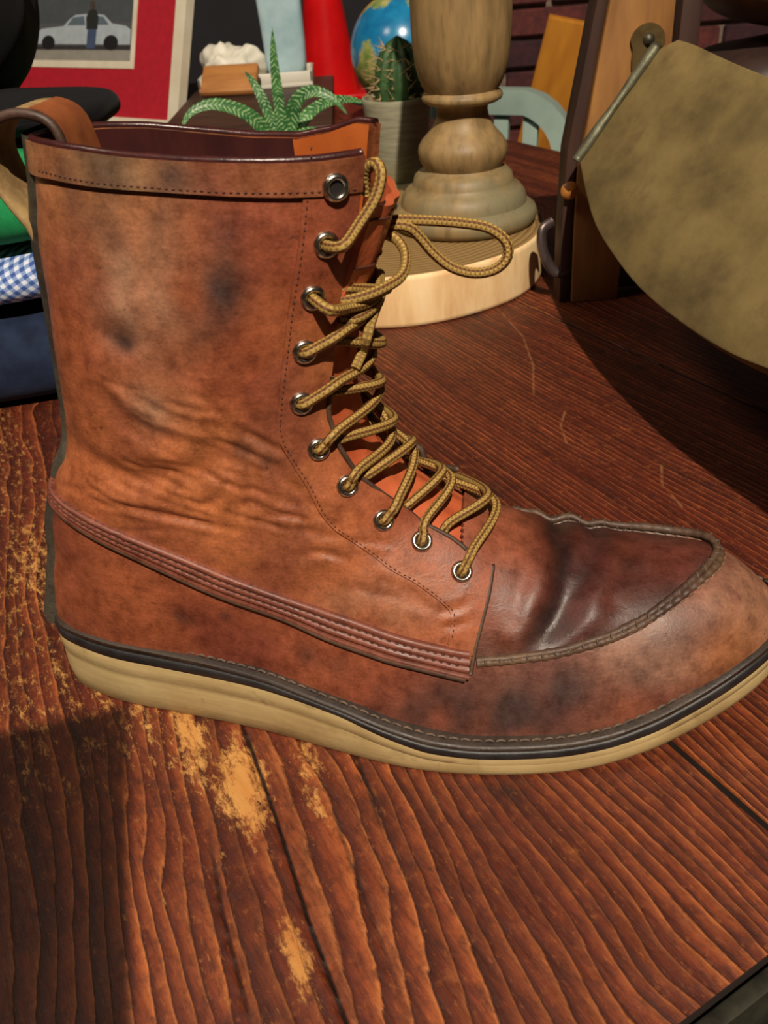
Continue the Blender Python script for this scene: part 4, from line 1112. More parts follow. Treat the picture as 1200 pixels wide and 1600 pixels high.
V, F, U = join(parts); z_ = add('zip_teeth', mesh_of('zip_teeth', V, F, U), M_GOLD, jk); z_['kind'] = 'stuff'

# log slice with turned wooden stand ------------------------------------------
def slab_mat(side):
    t = NT('log_slice_side' if side else 'log_slice_top', .6, .35); co = t.coord()
    if side:
        n1 = t.noise(t.mapping(co, (14, 14, 3)), 4, 5); c_ = t.ramp(n1, [(.3, rgb(222, 176, 122)), (.55, rgb(246, 212, 160)), (.8, rgb(252, 226, 182))])
        n2 = t.noise(t.mapping(co, (30, 30, 6)), 2.4, 5, .7); c_ = t.mix(t.fr(n2, .62, .74, 0, .6), c_, rgb(164, 92, 46))
    else:
        ln_ = t.node('ShaderNodeVectorMath', {0: t.mapping(co, (1, 1, 0))}, operation='LENGTH').outputs['Value']
        rr = t.math('FRACT', t.math('ADD', t.math('MULTIPLY', ln_, 170.0), t.math('MULTIPLY', t.noise(co, 14, 3), 1.6)))
        c_ = t.ramp(rr, [(0, rgb(120, 92, 54)), (.7, rgb(160, 130, 84)), (1, rgb(110, 82, 48))])
    t.base(c_); t.normal(t.bump(t.noise(co, 90, 5), .25, .001)); return t.m
th = np.linspace(0, 2*np.pi, 96, endpoint=False)
rad_ = .1375*(1 + .012*np.sin(2*th+1) + .010*np.sin(3*th+.4) + .006*np.sin(7*th))
sl = empty('log_slice', (.028, .802, 0)); tag(sl, 'thick pale round log slice under the turned wooden stand', 'wood slice')
lay = [(.985, .0), (.998, .0012), (1, .004), (1.002, .020), (.998, .0385), (.994, .0415), (.982, .0425)]
V = np.concatenate([np.column_stack([rad_*k*np.cos(th), rad_*k*np.sin(th), 0*th + z_]) for k, z_ in lay])
F = grid_faces(len(lay), 96, False, True) + [tuple(range(96))[::-1]]
add('rim', fix_normals(mesh_of('rim', V, F)), slab_mat(True), sl)
V = np.concatenate([np.column_stack([rad_*.983*k*np.cos(th), rad_*.983*k*np.sin(th), 0*th + .0425]) for k in (1, .66, .33)] + [[[0, 0, .0425]]])
F = grid_faces(3, 96, False, True) + [(192+i, 192+(i+1) % 96, 288) for i in range(96)]
o = add('top_face', fix_normals(mesh_of('top_face', V, F)), slab_mat(False), sl)
def turned_mat():
    t = NT('weathered_turned_wood', .5, .4); co = t.coord()
    n1 = t.noise(t.mapping(co, (9, 9, 2.2)), 9, 5, .6); n2 = t.noise(co, 16, 4)
    c_ = t.ramp(n1, [(.25, rgb(102, 84, 56)), (.5, rgb(144, 118, 78)), (.78, rgb(170, 140, 94))])
    sz = t.node('ShaderNodeSeparateXYZ', {0: co}).outputs[2]
    c_ = t.mix(t.math('MULTIPLY', t.fr(sz, .055, .045, 0, 1), t.fr(n2, .35, .6)), c_, rgb(128, 120, 92))
    c_ = t.mix(t.fr(t.noise(t.mapping(co, (40, 40, 4)), 6, 4), .58, .72, 0, .4), c_, rgb(96, 70, 40))
    t.base(c_); t.normal(t.bump(n1, .2, .001)); return t.m
bal = empty('turned_stand', (.0935, .800, .0425)); tag(bal, 'tall turned wooden baluster stand on the log slice', 'stand')
M_TURN = turned_mat()
bp_ = [(.0,.0),(.0575,.0),(.0625,.0015),(.0655,.006),(.0655,.0105),(.0640,.0140),(.0585,.0172),(.0565,.0185),(.0562,.0215),(.0545,.0270),(.0505,.0320),(.0455,.0345),(.0447,.0375),(.0430,.0430),(.0395,.0460),(.0355,.0475),(.0340,.0495)]
bp2 = [(.0340,.0495),(.0362,.0530),(.0385,.0580),(.0392,.0630),(.0382,.0675),(.0350,.0725),(.0300,.0775),(.0255,.0830),(.0228,.0890),(.0216,.0950),(.0222,.0985),(.0235,.1005)]
bp3 = [(.0235,.1005),(.0300,.1010),(.0335,.1030),(.0345,.1055),(.0335,.1080),(.0310,.1098),(.0308,.1105)]
bp4 = [(.0308,.1105),(.0335,.1150),(.0365,.1220),(.0388,.1310),(.0402,.1420),(.0410,.1560),(.0412,.1750),(.0408,.1950),(.0395,.2150),(.0365,.2400),(.0325,.2650),(.0290,.2900),(.0270,.3150),(.0262,.3400),(.0275,.3500),(.0330,.3540),(.0345,.3600),(.0330,.3660),(.0250,.3700),(.0,.3705)]
for nm, pr in (('base', bp_), ('neck', bp2), ('collar', bp3), ('column', bp4)):
    o = add(nm, fix_normals(mesh_of(nm, *lathe(pr, 64))), M_TURN, bal); sharp(o, 50)

# cactus ----------------------------------------------------------------------
tv = empty('round_trivet', (.050, 1.055, 0)); tag(tv, 'pale cream round wooden base under the cactus pot', 'trivet')
add('disc', fix_normals(mesh_of('disc', *lathe([(0,0),(.058,0),(.060,.002),(.060,.024),(.058,.026),(0,.026)], 48))), simple_mat('cream_paint', rgb(206, 194, 150), rgb(176, 162, 118), 20, .6), tv)
pot = empty('cactus_pot', (.050, 1.055, .026)); tag(pot, 'small green cactus with pale spines in a grey ceramic pot', 'plant')
M_POT = simple_mat('grey_ceramic', rgb(168, 164, 140), rgb(132, 128, 106), 30, .55, bump=.15, stretch=(1, 1, 8))
pp = [(0,0),(.0265,0),(.0285,.002),(.0345,.045),(.0385,.082),(.0392,.086),(.0385,.088),(.0365,.088),(.0355,.084),(.034,.074),(0,.072)]
o = add('pot', fix_normals(mesh_of('pot', *lathe(pp, 48))), M_POT, pot); sharp(o, 60)
V, F = lathe([(0,.0745),(.02,.075),(.0352,.0735)], 24); add('soil', fix_normals(mesh_of('soil', V, F)), simple_mat('potting_soil', rgb(58, 40, 28), rgb(30, 20, 15), 160, .95, bump=.8, bdist=.004), pot)
M_CACT = simple_mat('cactus_green', rgb(60, 96, 48), rgb(34, 62, 34), 50, .6, bump=.3)
nu_, nv_ = 60, 26; th2 = np.linspace(0, 2*np.pi, nu_, endpoint=False); zz2 = np.linspace(0, 1, nv_)
rr2 = np.interp(zz2, [0,.1,.35,.6,.8,.93,1], [.021,.0235,.0255,.0235,.0180,.010,.0008])
V = np.array([[rr*(1+.10*math.cos(10*a))*math.cos(a) + .004, rr*(1+.10*math.cos(10*a))*math.sin(a), .072 + zk*.075] for a in th2 for rr, zk in zip(rr2, zz2)])
add('cactus_body', fix_normals(mesh_of('cactus_body', V, grid_faces(nu_, nv_, True, False))), M_CACT, pot)
parts = []; rs_ = np.random.default_rng(17)
for k in range(10):
    for j in range(7):
        a = 2*math.pi*k/10; zk = .1 + .125*j; rr = float(np.interp(zk, zz2, rr2))*1.1
        o_ = np.array([rr*math.cos(a) + .004, rr*math.sin(a), .072 + zk*.075])
        for s_ in range(4):
            d = unit(np.array([math.cos(a), math.sin(a), .25]) + rs_.normal(0, .5, 3)); L_ = rs_.uniform(.008, .017)
            parts.append(tube(np.array([o_, o_ + d*L_]), [.00045, .00015], 4))
V, F, U = join(parts); sp_ = add('spines', mesh_of('spines', V, F), simple_mat('straw_spines', rgb(206, 180, 130), rgb(150, 116, 76), 100, .6, bump=0), pot); sp_['kind'] = 'stuff'

# globe -----------------------------------------------------------------------
gl = empty('desk_globe', (.083, 1.50, 0)); tag(gl, 'blue globe with pale green and yellow land behind the cactus', 'globe')
def globe_mat():
    t = NT('printed_globe', .22, .6); co = t.coord()
    n1 = t.noise(t.mapping(co, (1, 1, 1), (0, 0, 0), (3.1, 1.2, .35)), 13, 5, .55)
    land = t.ramp(t.noise(co, 60, 3), [(.35, rgb(110, 140, 70)), (.65, rgb(190, 180, 110))])
    sea = t.ramp(t.noise(co, 30, 3), [(.3, rgb(20, 104, 158)), (.7, rgb(40, 142, 190))])
    t.base(t.mix(t.ramp(n1, [(.50, (0,0,0)), (.54, (1,1,1))]), sea, land)); return t.m
R_g = .079; ph_ = np.linspace(-np.pi/2, np.pi/2, 40)
V, F = lathe([(R_g*math.cos(a), R_g*math.sin(a)) for a in ph_], 64); V = np.asarray(V) @ rot('Y', 23).T + [0, 0, .112]
add('sphere', fix_normals(mesh_of('sphere', V, F)), globe_mat(), gl)
mer = np.array([[(R_g+.006)*math.sin(a), 0, (R_g+.006)*math.cos(a)] for a in np.linspace(-.1, 3.3, 40)]) @ rot('Z', 60).T @ rot('Y', 23).T + [0, 0, .112]
V, F, U = tube(mer, .0025, 8); M_BRASS = simple_mat('aged_brass', rgb(150, 116, 56), rgb(96, 70, 34), 60, .4, .9)
add('meridian_arm', mesh_of('meridian_arm', V, F, U), M_BRASS, gl)
o = add('base', fix_normals(mesh_of('base', *lathe([(0,0),(.05,0),(.052,.004),(.046,.010),(.016,.014),(.010,.022),(.010,.032),(0,.032)], 40))), M_DKWOOD, gl)

# aloe ------------------------------------------------------------------------
al = empty('aloe_plant', (-.0765, .985, 0)); tag(al, 'aloe with arching white-banded green leaves behind the boot rim', 'plant')
M_TERRA = simple_mat('dark_clay_pot', rgb(92, 62, 48), rgb(64, 42, 34), 40, .7)
o = add('pot', fix_normals(mesh_of('pot', *lathe([(0,0),(.030,0),(.034,.004),(.041,.062),(.044,.064),(.044,.076),(.041,.076),(.039,.070),(0,.069)], 40))), M_TERRA, al); sharp(o, 50)
add('soil', fix_normals(mesh_of('soil', *lathe([(0,.0715),(.0392,.0712)], 20))), simple_mat('aloe_soil', rgb(52, 38, 28), rgb(28, 20, 15), 160, .95, bump=.8, bdist=.004), al)
def aloe_mat():
    t = NT('banded_aloe', .4, .45)
    sx = t.node('ShaderNodeSeparateXYZ', {0: t.coord('UV')}); u_, v_ = sx.outputs[0], sx.outputs[1]
    n1 = t.noise(t.coord(), 60, 3)
    zig = t.math('ADD', t.math('MULTIPLY', u_, 210.0), t.math('ADD', t.math('MULTIPLY', t.math('ABSOLUTE', t.math('SUBTRACT', v_, .5)), 2.2), t.math('MULTIPLY', n1, 2.6)))
    f = t.ramp(t.math('FRACT', zig), [(0, (0,0,0)), (.60, (0,0,0)), (.70, (1,1,1)), (.88, (1,1,1)), (1, (0,0,0))])
    br = t.noise(t.coord(), 240, 3)
    f = t.math('MULTIPLY', f, t.fr(br, .38, .56))
    gcol = t.ramp(n1, [(.3, rgb(34, 84, 44)), (.7, rgb(66, 122, 62))])
    t.base(t.mix(t.math('MULTIPLY', f, .8), gcol, rgb(178, 204, 150))); return t.m
M_ALOE = aloe_mat()
def aloe_leaf(pts, w0):
    c_ = catmull(pts, 7); n = len(c_); k = np.linspace(0, 1, n); T_ = unit(np.gradient(c_, axis=0))
    cam_dir = unit(np.array([.05, -1.0, .55])); side = unit(np.cross(T_, cam_dir)); upv = unit(np.cross(side, T_))
    w_ = w0*np.interp(k, [0,.15,.5,.8,1], [.85,1,.82,.45,.03]); L_ = np.concatenate([[0], np.cumsum(np.linalg.norm(np.diff(c_, axis=0), axis=1))])
    ring = [(-1, .10), (-.6, -.10), (0, -.22), (.6, -.10), (1, .10), (.6, -.48), (0, -.70), (-.6, -.48)]
    V = []; uv = []
    for i in range(n):
        for q, (a, b) in enumerate(ring):
            V.append(c_[i] + side[i]*a*w_[i] + upv[i]*b*w_[i]); uv.append((L_[i], (a+1)/2))
    F = grid_faces(n, 8, False, True) + [tuple(range(8)), tuple(range((n-1)*8, n*8))]
    return add('leaf', fix_normals(mesh_of('leaf', V, F, uv)), M_ALOE, al)
def lw(u, v, dy=0.0):   # leaf coordinates: metres right of and above the plant's heart
    return (u*1.09, dy*1.09, .080 + v*1.09)
for pts, w0 in [([lw(.000,.0), lw(.001,.03,.0), lw(.001,.075,.002), lw(.003,.106,.004)], .0068),
                ([lw(-.003,.004,.01), lw(-.014,.04,.015), lw(-.022,.058,.02), lw(-.030,.070,.022)], .0062),
                ([lw(-.005,.006,-.01), lw(-.026,.036,-.018), lw(-.055,.049,-.024), lw(-.078,.045,-.03), lw(-.091,.030,-.034)], .0075),
                ([lw(-.005,.002,-.016), lw(-.028,.011,-.034), lw(-.055,.009,-.046), lw(-.076,.001,-.052)], .0062),
                ([lw(-.004,.004,.004), lw(-.022,.022,.02), lw(-.040,.033,.034), lw(-.052,.036,.044)], .0048),
                ([lw(.005,.006,-.006), lw(.016,.040,-.008), lw(.032,.052,-.012), lw(.052,.046,-.016), lw(.066,.030,-.018)], .0080),
                ([lw(.005,.002,-.014), lw(.020,.018,-.030), lw(.038,.020,-.040), lw(.050,.008,-.046)], .0068),
                ([lw(.005,.004,.012), lw(.026,.026,.030), lw(.048,.034,.045), lw(.070,.032,.058), lw(.086,.026,.064)], .0070),
                ([lw(.003,.001,-.018), lw(.012,.012,-.04), lw(.020,.010,-.058), lw(.026,-.004,-.068)], .0060),
                ([lw(-.002,.001,-.018), lw(-.010,.014,-.040), lw(-.018,.012,-.056)], .0056)]:
    aloe_leaf(pts, w0)

# framed photograph -----------------------------------------------------------
LEAN = math.radians(22)
fa = np.array([-math.cos(math.radians(36)), math.sin(math.radians(36)), 0]); fb = np.array([.588*math.sin(LEAN), .809*math.sin(LEAN), math.cos(LEAN)]); fn = -unit(np.cross(fa, fb))
if fn[1] > 0: fn = -fn
fr_o = empty('picture_frame', (-.296, 1.617, .004)); tag(fr_o, 'white framed photo of a pale car in a red mat, leaning back', 'picture frame')
def fpt(w_, h_, d=0.0): return fa*w_ + fb*h_ + fn*d
def fquad(name, pts, d, mat, parent, th_=.0006):
    n = len(pts); V = [fpt(a, b, d) for a, b in pts] + [fpt(a, b, d-th_) for a, b in pts]
    F = [tuple(range(n)), tuple(range(2*n-1, n-1, -1))] + [(i, i+n, (i+1) % n+n, (i+1) % n) for i in range(n)]
    return add(name, fix_normals(mesh_of(name, V, F)), mat, parent, smooth=False)
def rect(a, b, c_, d): return [(a, b), (c_, b), (c_, d), (a, d)]
FW, FH = .554, .405
M_WHITE = simple_mat('white_frame_paint', rgb(222, 214, 194), rgb(206, 196, 172), 20, .5, bump=.05)
M_MAT = simple_mat('red_mat_board', rgb(176, 18, 40), rgb(160, 14, 34), 80, .7, bump=.08)
for nm, r_ in (('frame_rail', rect(0, 0, FW, .0125)), ('frame_rail', rect(0, FH-.0125, FW, FH)), ('frame_stile', rect(0, .0125, .024, FH-.0125)), ('frame_stile', rect(FW-.024, .0125, FW, FH-.0125))):
    fquad(nm, r_, .012, M_WHITE, fr_o, .018)
fquad('mat_board', rect(.02, .010, FW-.02, FH-.010), .004, M_MAT, fr_o, .003)
bev = [((.124, .094), (.430, .106)), ((.124, .300), (.430, .312)), ((.124, .106), (.134, .300)), ((.404, .106), (.430, .300))]
for (a, b), (c_, d) in bev: fquad('bevel_strip', rect(a, b, c_, d), .0052, M_WHITE, fr_o, .0015)
def flat(name, c): return simple_mat(name, c, tuple(x*.82 for x in c[:3]) + (1,), 60, .45, bump=0)
ph_o = fquad('photo_print', rect(.133, .104, .405, .302), .0044, flat('photo_backdrop', rgb(86, 88, 92)), fr_o)
def pr(name, pts, d, c): return fquad(name, pts, .0044 + d, flat(name + '_ink', c), ph_o, .0002)
pr('print_street', rect(.134, .105, .404, .128), .0002, rgb(150, 146, 138))
pr('print_kerb', rect(.134, .124, .404, .131), .0003, rgb(58, 56, 58))
pr('print_trees', [(.134,.170),(.404,.170),(.404,.300),(.134,.300)], .0002, rgb(78, 84, 88))
car = [(.398,.134),(.397,.152),(.380,.160),(.318,.164),(.300,.176),(.286,.182),(.240,.184),(.208,.181),(.186,.167),(.150,.163),(.138,.157),(.137,.133)]
pr('print_car', car, .0004, rgb(172, 184, 194))
pr('print_car_glass', [(.308,.165),(.292,.178),(.262,.180),(.258,.165)], .0006, rgb(92, 108, 118)); pr('print_car_glass', [(.230,.165),(.232,.180),(.210,.178),(.194,.165)], .0006, rgb(92, 108, 118))
for cx_ in (.360, .187): pr('print_wheel', [(cx_ + .019*math.cos(a), .136 + .0125*math.sin(a)) for a in np.linspace(0, 6.28, 20, endpoint=False)], .0007, rgb(36, 34, 36))
pr('print_figure_legs', [(.252,.126),(.250,.160),(.226,.160),(.228,.126)], .0009, rgb(70, 84, 112))
pr('print_figure_coat', [(.254,.158),(.256,.178),(.248,.190),(.230,.190),(.222,.178),(.224,.158)], .0010, rgb(46, 48, 46))
pr('print_figure_head', [(.240 + .007*math.cos(a), .197 + .008*math.sin(a)) for a in np.linspace(0, 6.28, 14, endpoint=False)], .0010, rgb(74, 64, 58))
sv = [fpt(.2, .0, -.006), fpt(.35, .0, -.006), fpt(.35, .25, -.006), fpt(.2, .25, -.006)]
leg_ = [fpt(.24, .27, -.006), fpt(.31, .27, -.006)]
gnd1 = -fn*np.array([1, 1, 0]); gnd1 = unit(gnd1)
V = np.array([leg_[0], leg_[1], leg_[1] + gnd1*.09 - [0, 0, leg_[1][2]], leg_[0] + gnd1*.09 - [0, 0, leg_[0][2]]]); V = np.concatenate([V, V + gnd1*.004])
add('easel_back', fix_normals(mesh_of('easel_back', V, [(0,1,2,3),(7,6,5,4),(0,4,5,1),(1,5,6,2),(2,6,7,3),(3,7,4,0)])), M_DKWOOD, fr_o, smooth=False)

# low box with tray, cloths and red cone ---------------------------------------
bxo = empty('storage_box', (-.155, 1.55, 0)); tag(bxo, 'low dark brown wooden box carrying a white tray beside the picture frame', 'box')
M_BROWN = simple_mat('brown_wood_box', rgb(84, 54, 38), rgb(50, 32, 24), 12, .6, bump=.25, stretch=(1, 6, 6))
bbox_obj('body', (0, 0, .0185), (.245, .49, .037), M_BROWN, bxo, .003); bbox_obj('lid', (0, 0, .043), (.251, .496, .011), M_BROWN, bxo, .003)
tr = empty('white_tray', (-.165, 1.735, .0486)); tag(tr, 'flat white tray lying on the low brown box', 'tray')
M_WT = simple_mat('white_plastic', rgb(226, 222, 208), rgb(208, 202, 184), 10, .45, bump=.05)
bbox_obj('bottom', (0, 0, .004), (.200, .110, .008), M_WT, tr, .002)
for c_, s_ in (((0, -.0525, .015), (.200, .005, .018)), ((0, .0525, .015), (.200, .005, .018)), ((-.0975, 0, .015), (.005, .110, .018)), ((.0975, 0, .015), (.005, .110, .018))): bbox_obj('tray_edge', c_, s_, M_WT, tr, .0015)
o = cloth_blob('crumpled_cloth', (-.204, 1.735, .0870), (.118, .094, .052), fabric_mat('white_cloth', rgb(240, 236, 222), rgb(206, 202, 186), 30), seed=31, amp=.0075, freq=95, pw=2.2)
tag(o, 'crumpled white cloth heaped in the white tray', 'cloth')
o = cloth_blob('blue_towel', (-.112, 1.735, .1535), (.078, .070, .188), fabric_mat('pale_blue_terry', rgb(190, 216, 222), rgb(156, 188, 198), 25, 300), seed=35, amp=.004, freq=40, pw=5, zp=7)
tag(o, 'pale blue rolled towel standing upright on the white tray', 'towel')
cn_ = empty('red_cone', (-.040, 1.885, 0)); tag(cn_, 'glossy red plastic cone standing beside the pale blue towel', 'cone')
M_RED = simple_mat('glossy_red_plastic', rgb(216, 22, 24), rgb(196, 16, 20), 20, .25, bump=0)
o = add('cone', fix_normals(mesh_of('cone', *lathe([(0,.010),(.058,.010),(.0555,.03),(.044,.11),(.032,.20),(.020,.29),(.016,.33),(.0,.334)], 40))), M_RED, cn_); sharp(o, 60)
bbox_obj('foot', (0, 0, .005), (.140, .140, .010), M_RED, cn_, .003)
o = bbox_obj('wood_tag', (0, 0, 0), (.098, .060, .014), simple_mat('tan_wood', rgb(190, 130, 70), rgb(156, 100, 52), 14, .6, stretch=(1, 5, 5)), None, .005)
o.location = (-.204, 1.640, .0720); o.rotation_euler = (math.radians(38), 0, math.radians(-10)); tag(o, 'small tan wooden block lying on the low brown box', 'wood block')
# ---------------------------------------------------------------- wooden bellows-like piece at the right
bl = empty('wooden_bellows', (.19, .70, 0)); tag(bl, 'weathered wooden fireplace bellows with rounded board and post stand at right', 'bellows')
BO = np.array([.19, .70, 0])
def tanwood(name, a, b, st=(6, 6, 1.2), sc=10): return simple_mat(name, rgb(*a), rgb(*b), sc, .6, bump=.25, stretch=st)
M_POST = tanwood('tan_post_wood', (164, 116, 60), (124, 82, 42))
M_POSTDK = tanwood('dark_post_side', (70, 42, 30), (44, 26, 22))
post = [(.170,.0),(.2085,.0),(.2095,.070),(.212,.110),(.222,.150),(.232,.178),(.2315,.215),(.2315,.33),(.205,.33),(.1930,.26),(.1850,.218),(.1795,.180),(.1745,.140),(.1690,.105),(.1690,.06)]
V, F = prism(post, .020, 'y', (0, .690, 0)); V = V - BO
me = fix_normals(mesh_of('post', V, F)); bevel_mesh(me, .0015, 2); o = add('post', me, M_POST, bl); sharp(o, 40)
post2 = [(a - .006, b) for a, b in post]
V, F = prism([(.160,.0),(.1695,.0),(.1685,.06),(.1685,.105),(.1740,.140),(.1790,.180),(.1845,.218),(.1925,.26),(.2045,.33),(.196,.33),(.184,.26),(.1740,.205),(.1670,.160),(.1605,.120),(.1595,.06)], .024, 'y', (0, .6925, 0)); V = V - BO
me = fix_normals(mesh_of('side_cheek', V, F)); bevel_mesh(me, .0012, 2); o = add('side_cheek', me, M_POSTDK, bl); sharp(o, 40)
# rounded board
def bz(x, y): return .11925 + 1.22526*(x-.16347) + .17199*(y-.665)
bo_xy = [(.1635,.6650),(.1592,.6236),(.1564,.5821),(.1574,.5349),(.1604,.4879),(.1668,.4380),(.1744,.3937),(.1823,.3607),(.1935,.3200),(.2060,.2800),(.2200,.2450),(.2360,.2260),(.2520,.2300),(.2610,.2600),(.2620,.3200),(.2560,.3900),(.2423,.4682),(.2363,.5338),(.2320,.5818),(.2279,.6341),(.2250,.6600),(.2178,.6750)]
oc = catmull([(a, b, 0) for a, b in bo_xy[:-1]], 4)[:, :2]; oc = np.concatenate([oc, np.array(bo_xy[-1:])])
n = len(oc); nb_ = unit(np.array([-1.22526, -.17199, 1.0])); cxy = oc.mean(0)
lay = [(1.0, -.0135), (1.004, -.011), (1.004, -.003), (1.0, -.0006), (.985, .0), (.6, .0), (.25, .0)]
Vs = []
for k, d in lay:
    q = cxy + (oc - cxy)*k; p = np.column_stack([q, bz(q[:, 0], q[:, 1])]) + nb_*d; Vs.append(p)
V = np.concatenate(Vs + [np.array([[cxy[0], cxy[1], bz(*cxy)]])]) - BO; L_ = len(lay)
F = grid_faces(L_, n, False, True) + [tuple(range(n))[::-1]] + [((L_-1)*n + i, (L_-1)*n + (i+1) % n, L_*n) for i in range(n)]
def board_mat():
    t = NT('olive_weathered_board', .7, .3); co = t.coord()
    n1 = t.noise(t.mapping(co, (5, 3, 5)), 6, 5, .6); n2 = t.noise(co, 30, 5, .7)
    c_ = t.ramp(n1, [(.28, rgb(92, 78, 50)), (.52, rgb(124, 106, 66)), (.75, rgb(142, 122, 78))])
    c_ = t.mix(t.fr(n2, .55, .75, 0, .5), c_, rgb(84, 62, 46)); c_ = t.mix(t.fr(t.noise(co, 9, 3), .62, .72, 0, .55), c_, rgb(70, 60, 44))
    t.base(c_); t.normal(t.bump(n2, .3, .0015)); return t.m
o = add('round_board', fix_normals(mesh_of('round_board', V, F)), board_mat(), bl); sharp(o, 50)
M_STEEL = simple_mat('green_grey_metal', rgb(122, 122, 100), rgb(84, 82, 66), 120, .5, .6, .3)
hp = [np.array([a, b, bz(a, b)]) for a, b in ((.1625, .664), (.182, .6685), (.200, .6725), (.2185, .6765))]
hpc = catmull([p + nb_*.002 for p in hp], 10) - BO
V, F, U = tube(hpc, .0034 + .0007*np.sin(np.linspace(0, 9, len(hpc))), 8, flat=1.15); add('hinge_strip', mesh_of('hinge_strip', V, F, U), M_STEEL, bl)
# keyhole plate and screw on the post
V, F = prism([(.0125*math.cos(a)*(.8 if math.sin(a) < 0 else 1), .0125*math.sin(a)*(2.1 if math.sin(a) < 0 else 1)) for a in np.linspace(0, 6.28, 30, endpoint=False)], .003, 'y', (0, 0, 0))
o = add('keyhole_plate', fix_normals(mesh_of('keyhole_plate', V, F)), simple_mat('dull_brass_plate', rgb(120, 100, 60), rgb(86, 70, 44), 80, .5, .6), bl, smooth=False); o.location = (.2135-.19, .6875-.70, .190); o.rotation_euler = (0, math.radians(8), 0)
V, F = lathe([(0, .0022), (.003, .0018), (.0042, 0)], 16); s_ = add('screw', mesh_of('screw', V @ rot('X', 90).T, F), M_IRON, o); s_.location = (0, -.0003, .002)
bbox_obj('rear_post', (.259-.19, .745-.70, .145), (.016, .022, .29), M_POSTDK, bl, .002)
bbox_obj('cross_bar', (.235-.19, .715-.70, .012), (.11, .014, .018), M_POSTDK, bl, .002)
bbox_obj('rear_foot', (.285-.19, .716-.70, .060), (.026, .020, .120), M_POSTDK, bl, .002)
# metal clasp at the foot
cp = catmull([(-.036, .004, .064), (-.044, .0, .060), (-.045, -.003, .048), (-.041, -.004, .036), (-.034, -.004, .026), (-.026, -.004, .026), (-.023, -.002, .034), (-.024, 0, .042)], 8)
V, F, U = tube(cp, .0048, 10, flat=.7); add('clasp', mesh_of('clasp', V, F, U), simple_mat('grey_metal_clasp', rgb(112, 98, 96), rgb(80, 68, 68), 90, .4, .7), bl)
V, F = lathe([(0, .004), (.005, .003), (.007, 0)], 16); o = add('amber_knob', mesh_of('amber_knob', np.asarray(V) @ rot('X', 90).T, F), simple_mat('amber_knob', rgb(196, 132, 62), rgb(150, 92, 44), 60, .4), bl); o.location = (-.027, -.012, .092)

# dark leather bags behind the bellows
for nm, c_, sz_, col_, sd, lb in (('leather_bolster', (.412, .870, .1275), (.20, .16, .085), (58, 40, 34), 51, 'dark brown leather bolster lying behind the bellows'),
                                 ('leather_cushion', (.425, .870, .2130), (.21, .17, .080), (92, 64, 38), 55, 'mid brown leather cushion stacked on the dark bolster')):
    o = cloth_blob(nm, c_, sz_, simple_mat(nm + '_leather', rgb(*col_), rgb(*[int(x*.6) for x in col_]), 40, .5, bump=.25), seed=sd, amp=.004, pw=2.7); tag(o, lb, 'cushion')
bs = bbox_obj('wooden_crate', (.380, .860, .041), (.14, .12, .080), M_DKWOOD, None, .003); tag(bs, 'dark wooden crate under the dark leather bolster', 'crate')

# pale metal chair beyond the table -----------------------------------------
ch = empty('metal_chair', (.215, 1.63, FLOOR_Z), math.radians(-24)); tag(ch, 'pale aqua metal chair with slatted curved back beyond the table', 'chair')
M_AQUA = simple_mat('pale_aqua_paint', rgb(176, 200, 190), rgb(156, 180, 170), 16, .4, .25, .05)
HB = .756; HWc = .155; arc = []
for a in np.linspace(0, 1, 9): arc.append((-HWc, 0, .45 + .206*a))
for a in np.linspace(180, 90, 8): arc.append((-HWc + .10 + .10*math.cos(math.radians(a)), 0, HB-.10 + .10*math.sin(math.radians(a))))
arc = arc[:9] + arc[10:]; arc += [(-x, y, z) for x, y, z in arc[::-1]][1:]
ap = np.array(arc); ap[:, 1] = .05*((ap[:, 2]-.45)/.35)
def flatbar(path, wd, th_):
    T_ = unit(np.gradient(path, axis=0)); yv = np.array([0, 1.0, 0]); nn = unit(np.cross(T_, yv)); bb = unit(np.cross(nn, T_))
    V = np.stack([path + nn*wd*a + bb*th_*b for a, b in ((-.5, -.5), (.5, -.5), (.5, .5), (-.5, .5))], 1).reshape(-1, 3)
    n = len(path); return V, grid_faces(n, 4, False, True) + [(0, 1, 2, 3), (4*n-4, 4*n-3, 4*n-2, 4*n-1)]
me = fix_normals(mesh_of('back_frame', *flatbar(ap, .040, .034))); o = add('back_frame', me, M_AQUA, ch); sharp(o, 40)
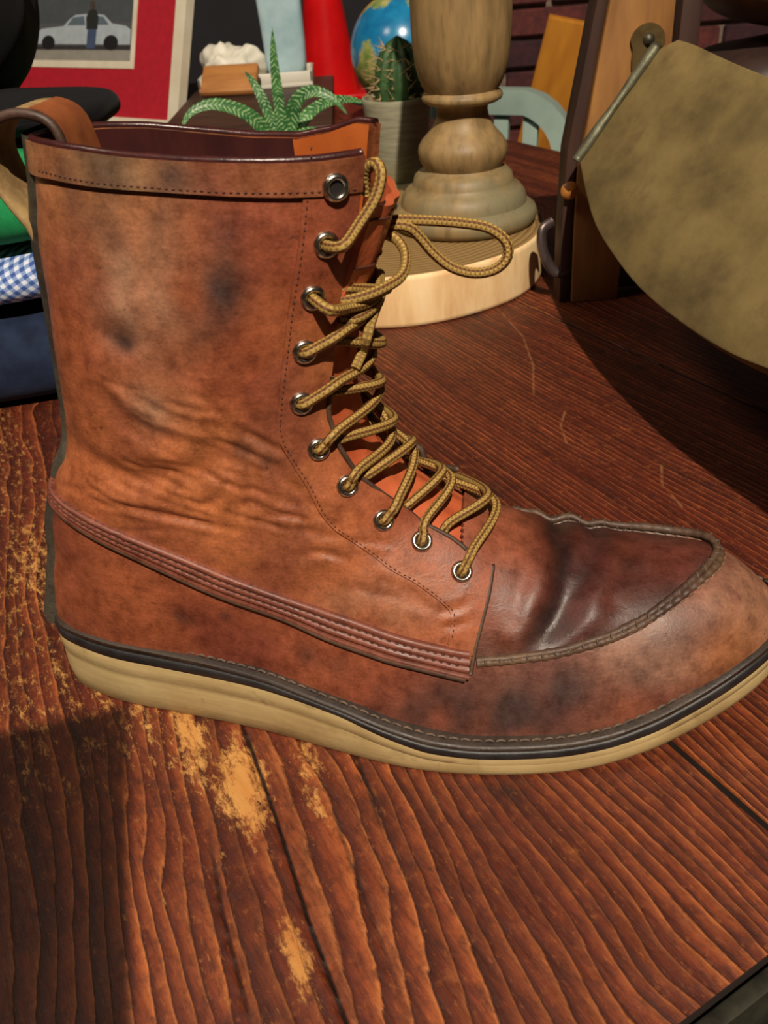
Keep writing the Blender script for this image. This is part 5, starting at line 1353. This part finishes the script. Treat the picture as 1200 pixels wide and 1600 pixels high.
for x_ in (-.075, -.02, .035, .088):
    q = np.array([(x_*.92, 0, .46), (x_, .025, .62), (x_, .046, .745)]); o = add('back_slat', fix_normals(mesh_of('back_slat', *flatbar(catmull(q, 6), .026, .012))), M_AQUA, ch); sharp(o, 40)
bbox_obj('seat', (0, -.19, .445), (.34, .38, .02), M_AQUA, ch, .008)
for sx_ in (-1, 1):
    for y_ in (-.36, 0): bbox_obj('leg', (sx_*.15, y_, .22), (.028, .028, .44), M_AQUA, ch, .004)
# orange board leaning on the brick wall, stool seat ---------------------------
b0, b1 = np.array([.315, 2.13, -.742]), np.array([.560, 2.375, .076]); bd_ = unit(b1 - b0); bn_ = unit(np.cross(bd_, np.array([1.0, -.12, 0]))); bs_ = np.cross(bn_, bd_)
ob = bbox_obj('leaning_board', (0, 0, 0), (.145, .020, float(np.linalg.norm(b1-b0))), simple_mat('orange_pine', rgb(206, 138, 44), rgb(176, 108, 32), 7, .5, bump=.15, stretch=(5, 5, 1)), None, .003)
mw = Matrix((Vector(bs_), Vector(-bn_), Vector(bd_))).transposed(); ob.location = Vector((b0+b1)/2); ob.rotation_euler = mw.to_euler(); tag(ob, 'orange pine board leaning against the brick wall', 'board')
# phone stand-in, added unseen left of the view point to shade the table corner
pc = Vector((-.112, -.020, .243)); sm = empty('shadow_slab'); sm.matrix_world = Matrix.Translation(pc) @ m4.to_3x3().to_4x4() @ Matrix.Rotation(math.radians(14), 4, 'Z'); tag(sm, 'black smartphone stand-in added unseen beside the view point to cast a shadow', 'shadow_caster')
M_PH = simple_mat('black_glass', rgb(18, 18, 20), rgb(12, 12, 14), 10, .2, bump=0)
bbox_obj('body', (0, 0, 0), (.080, .165, .009), M_PH, sm, .003, seg=3); bbox_obj('screen', (0, 0, .0048), (.074, .155, .0008), M_PH, sm, .0002)
V, F = lathe([(0, .0), (.0052, .0), (.006, .0012), (.004, .0016), (0, .0010)], 24); o = add('lens', fix_normals(mesh_of('lens', V, F)), M_EYE, sm); o.location = (.027, .062, -.0062)
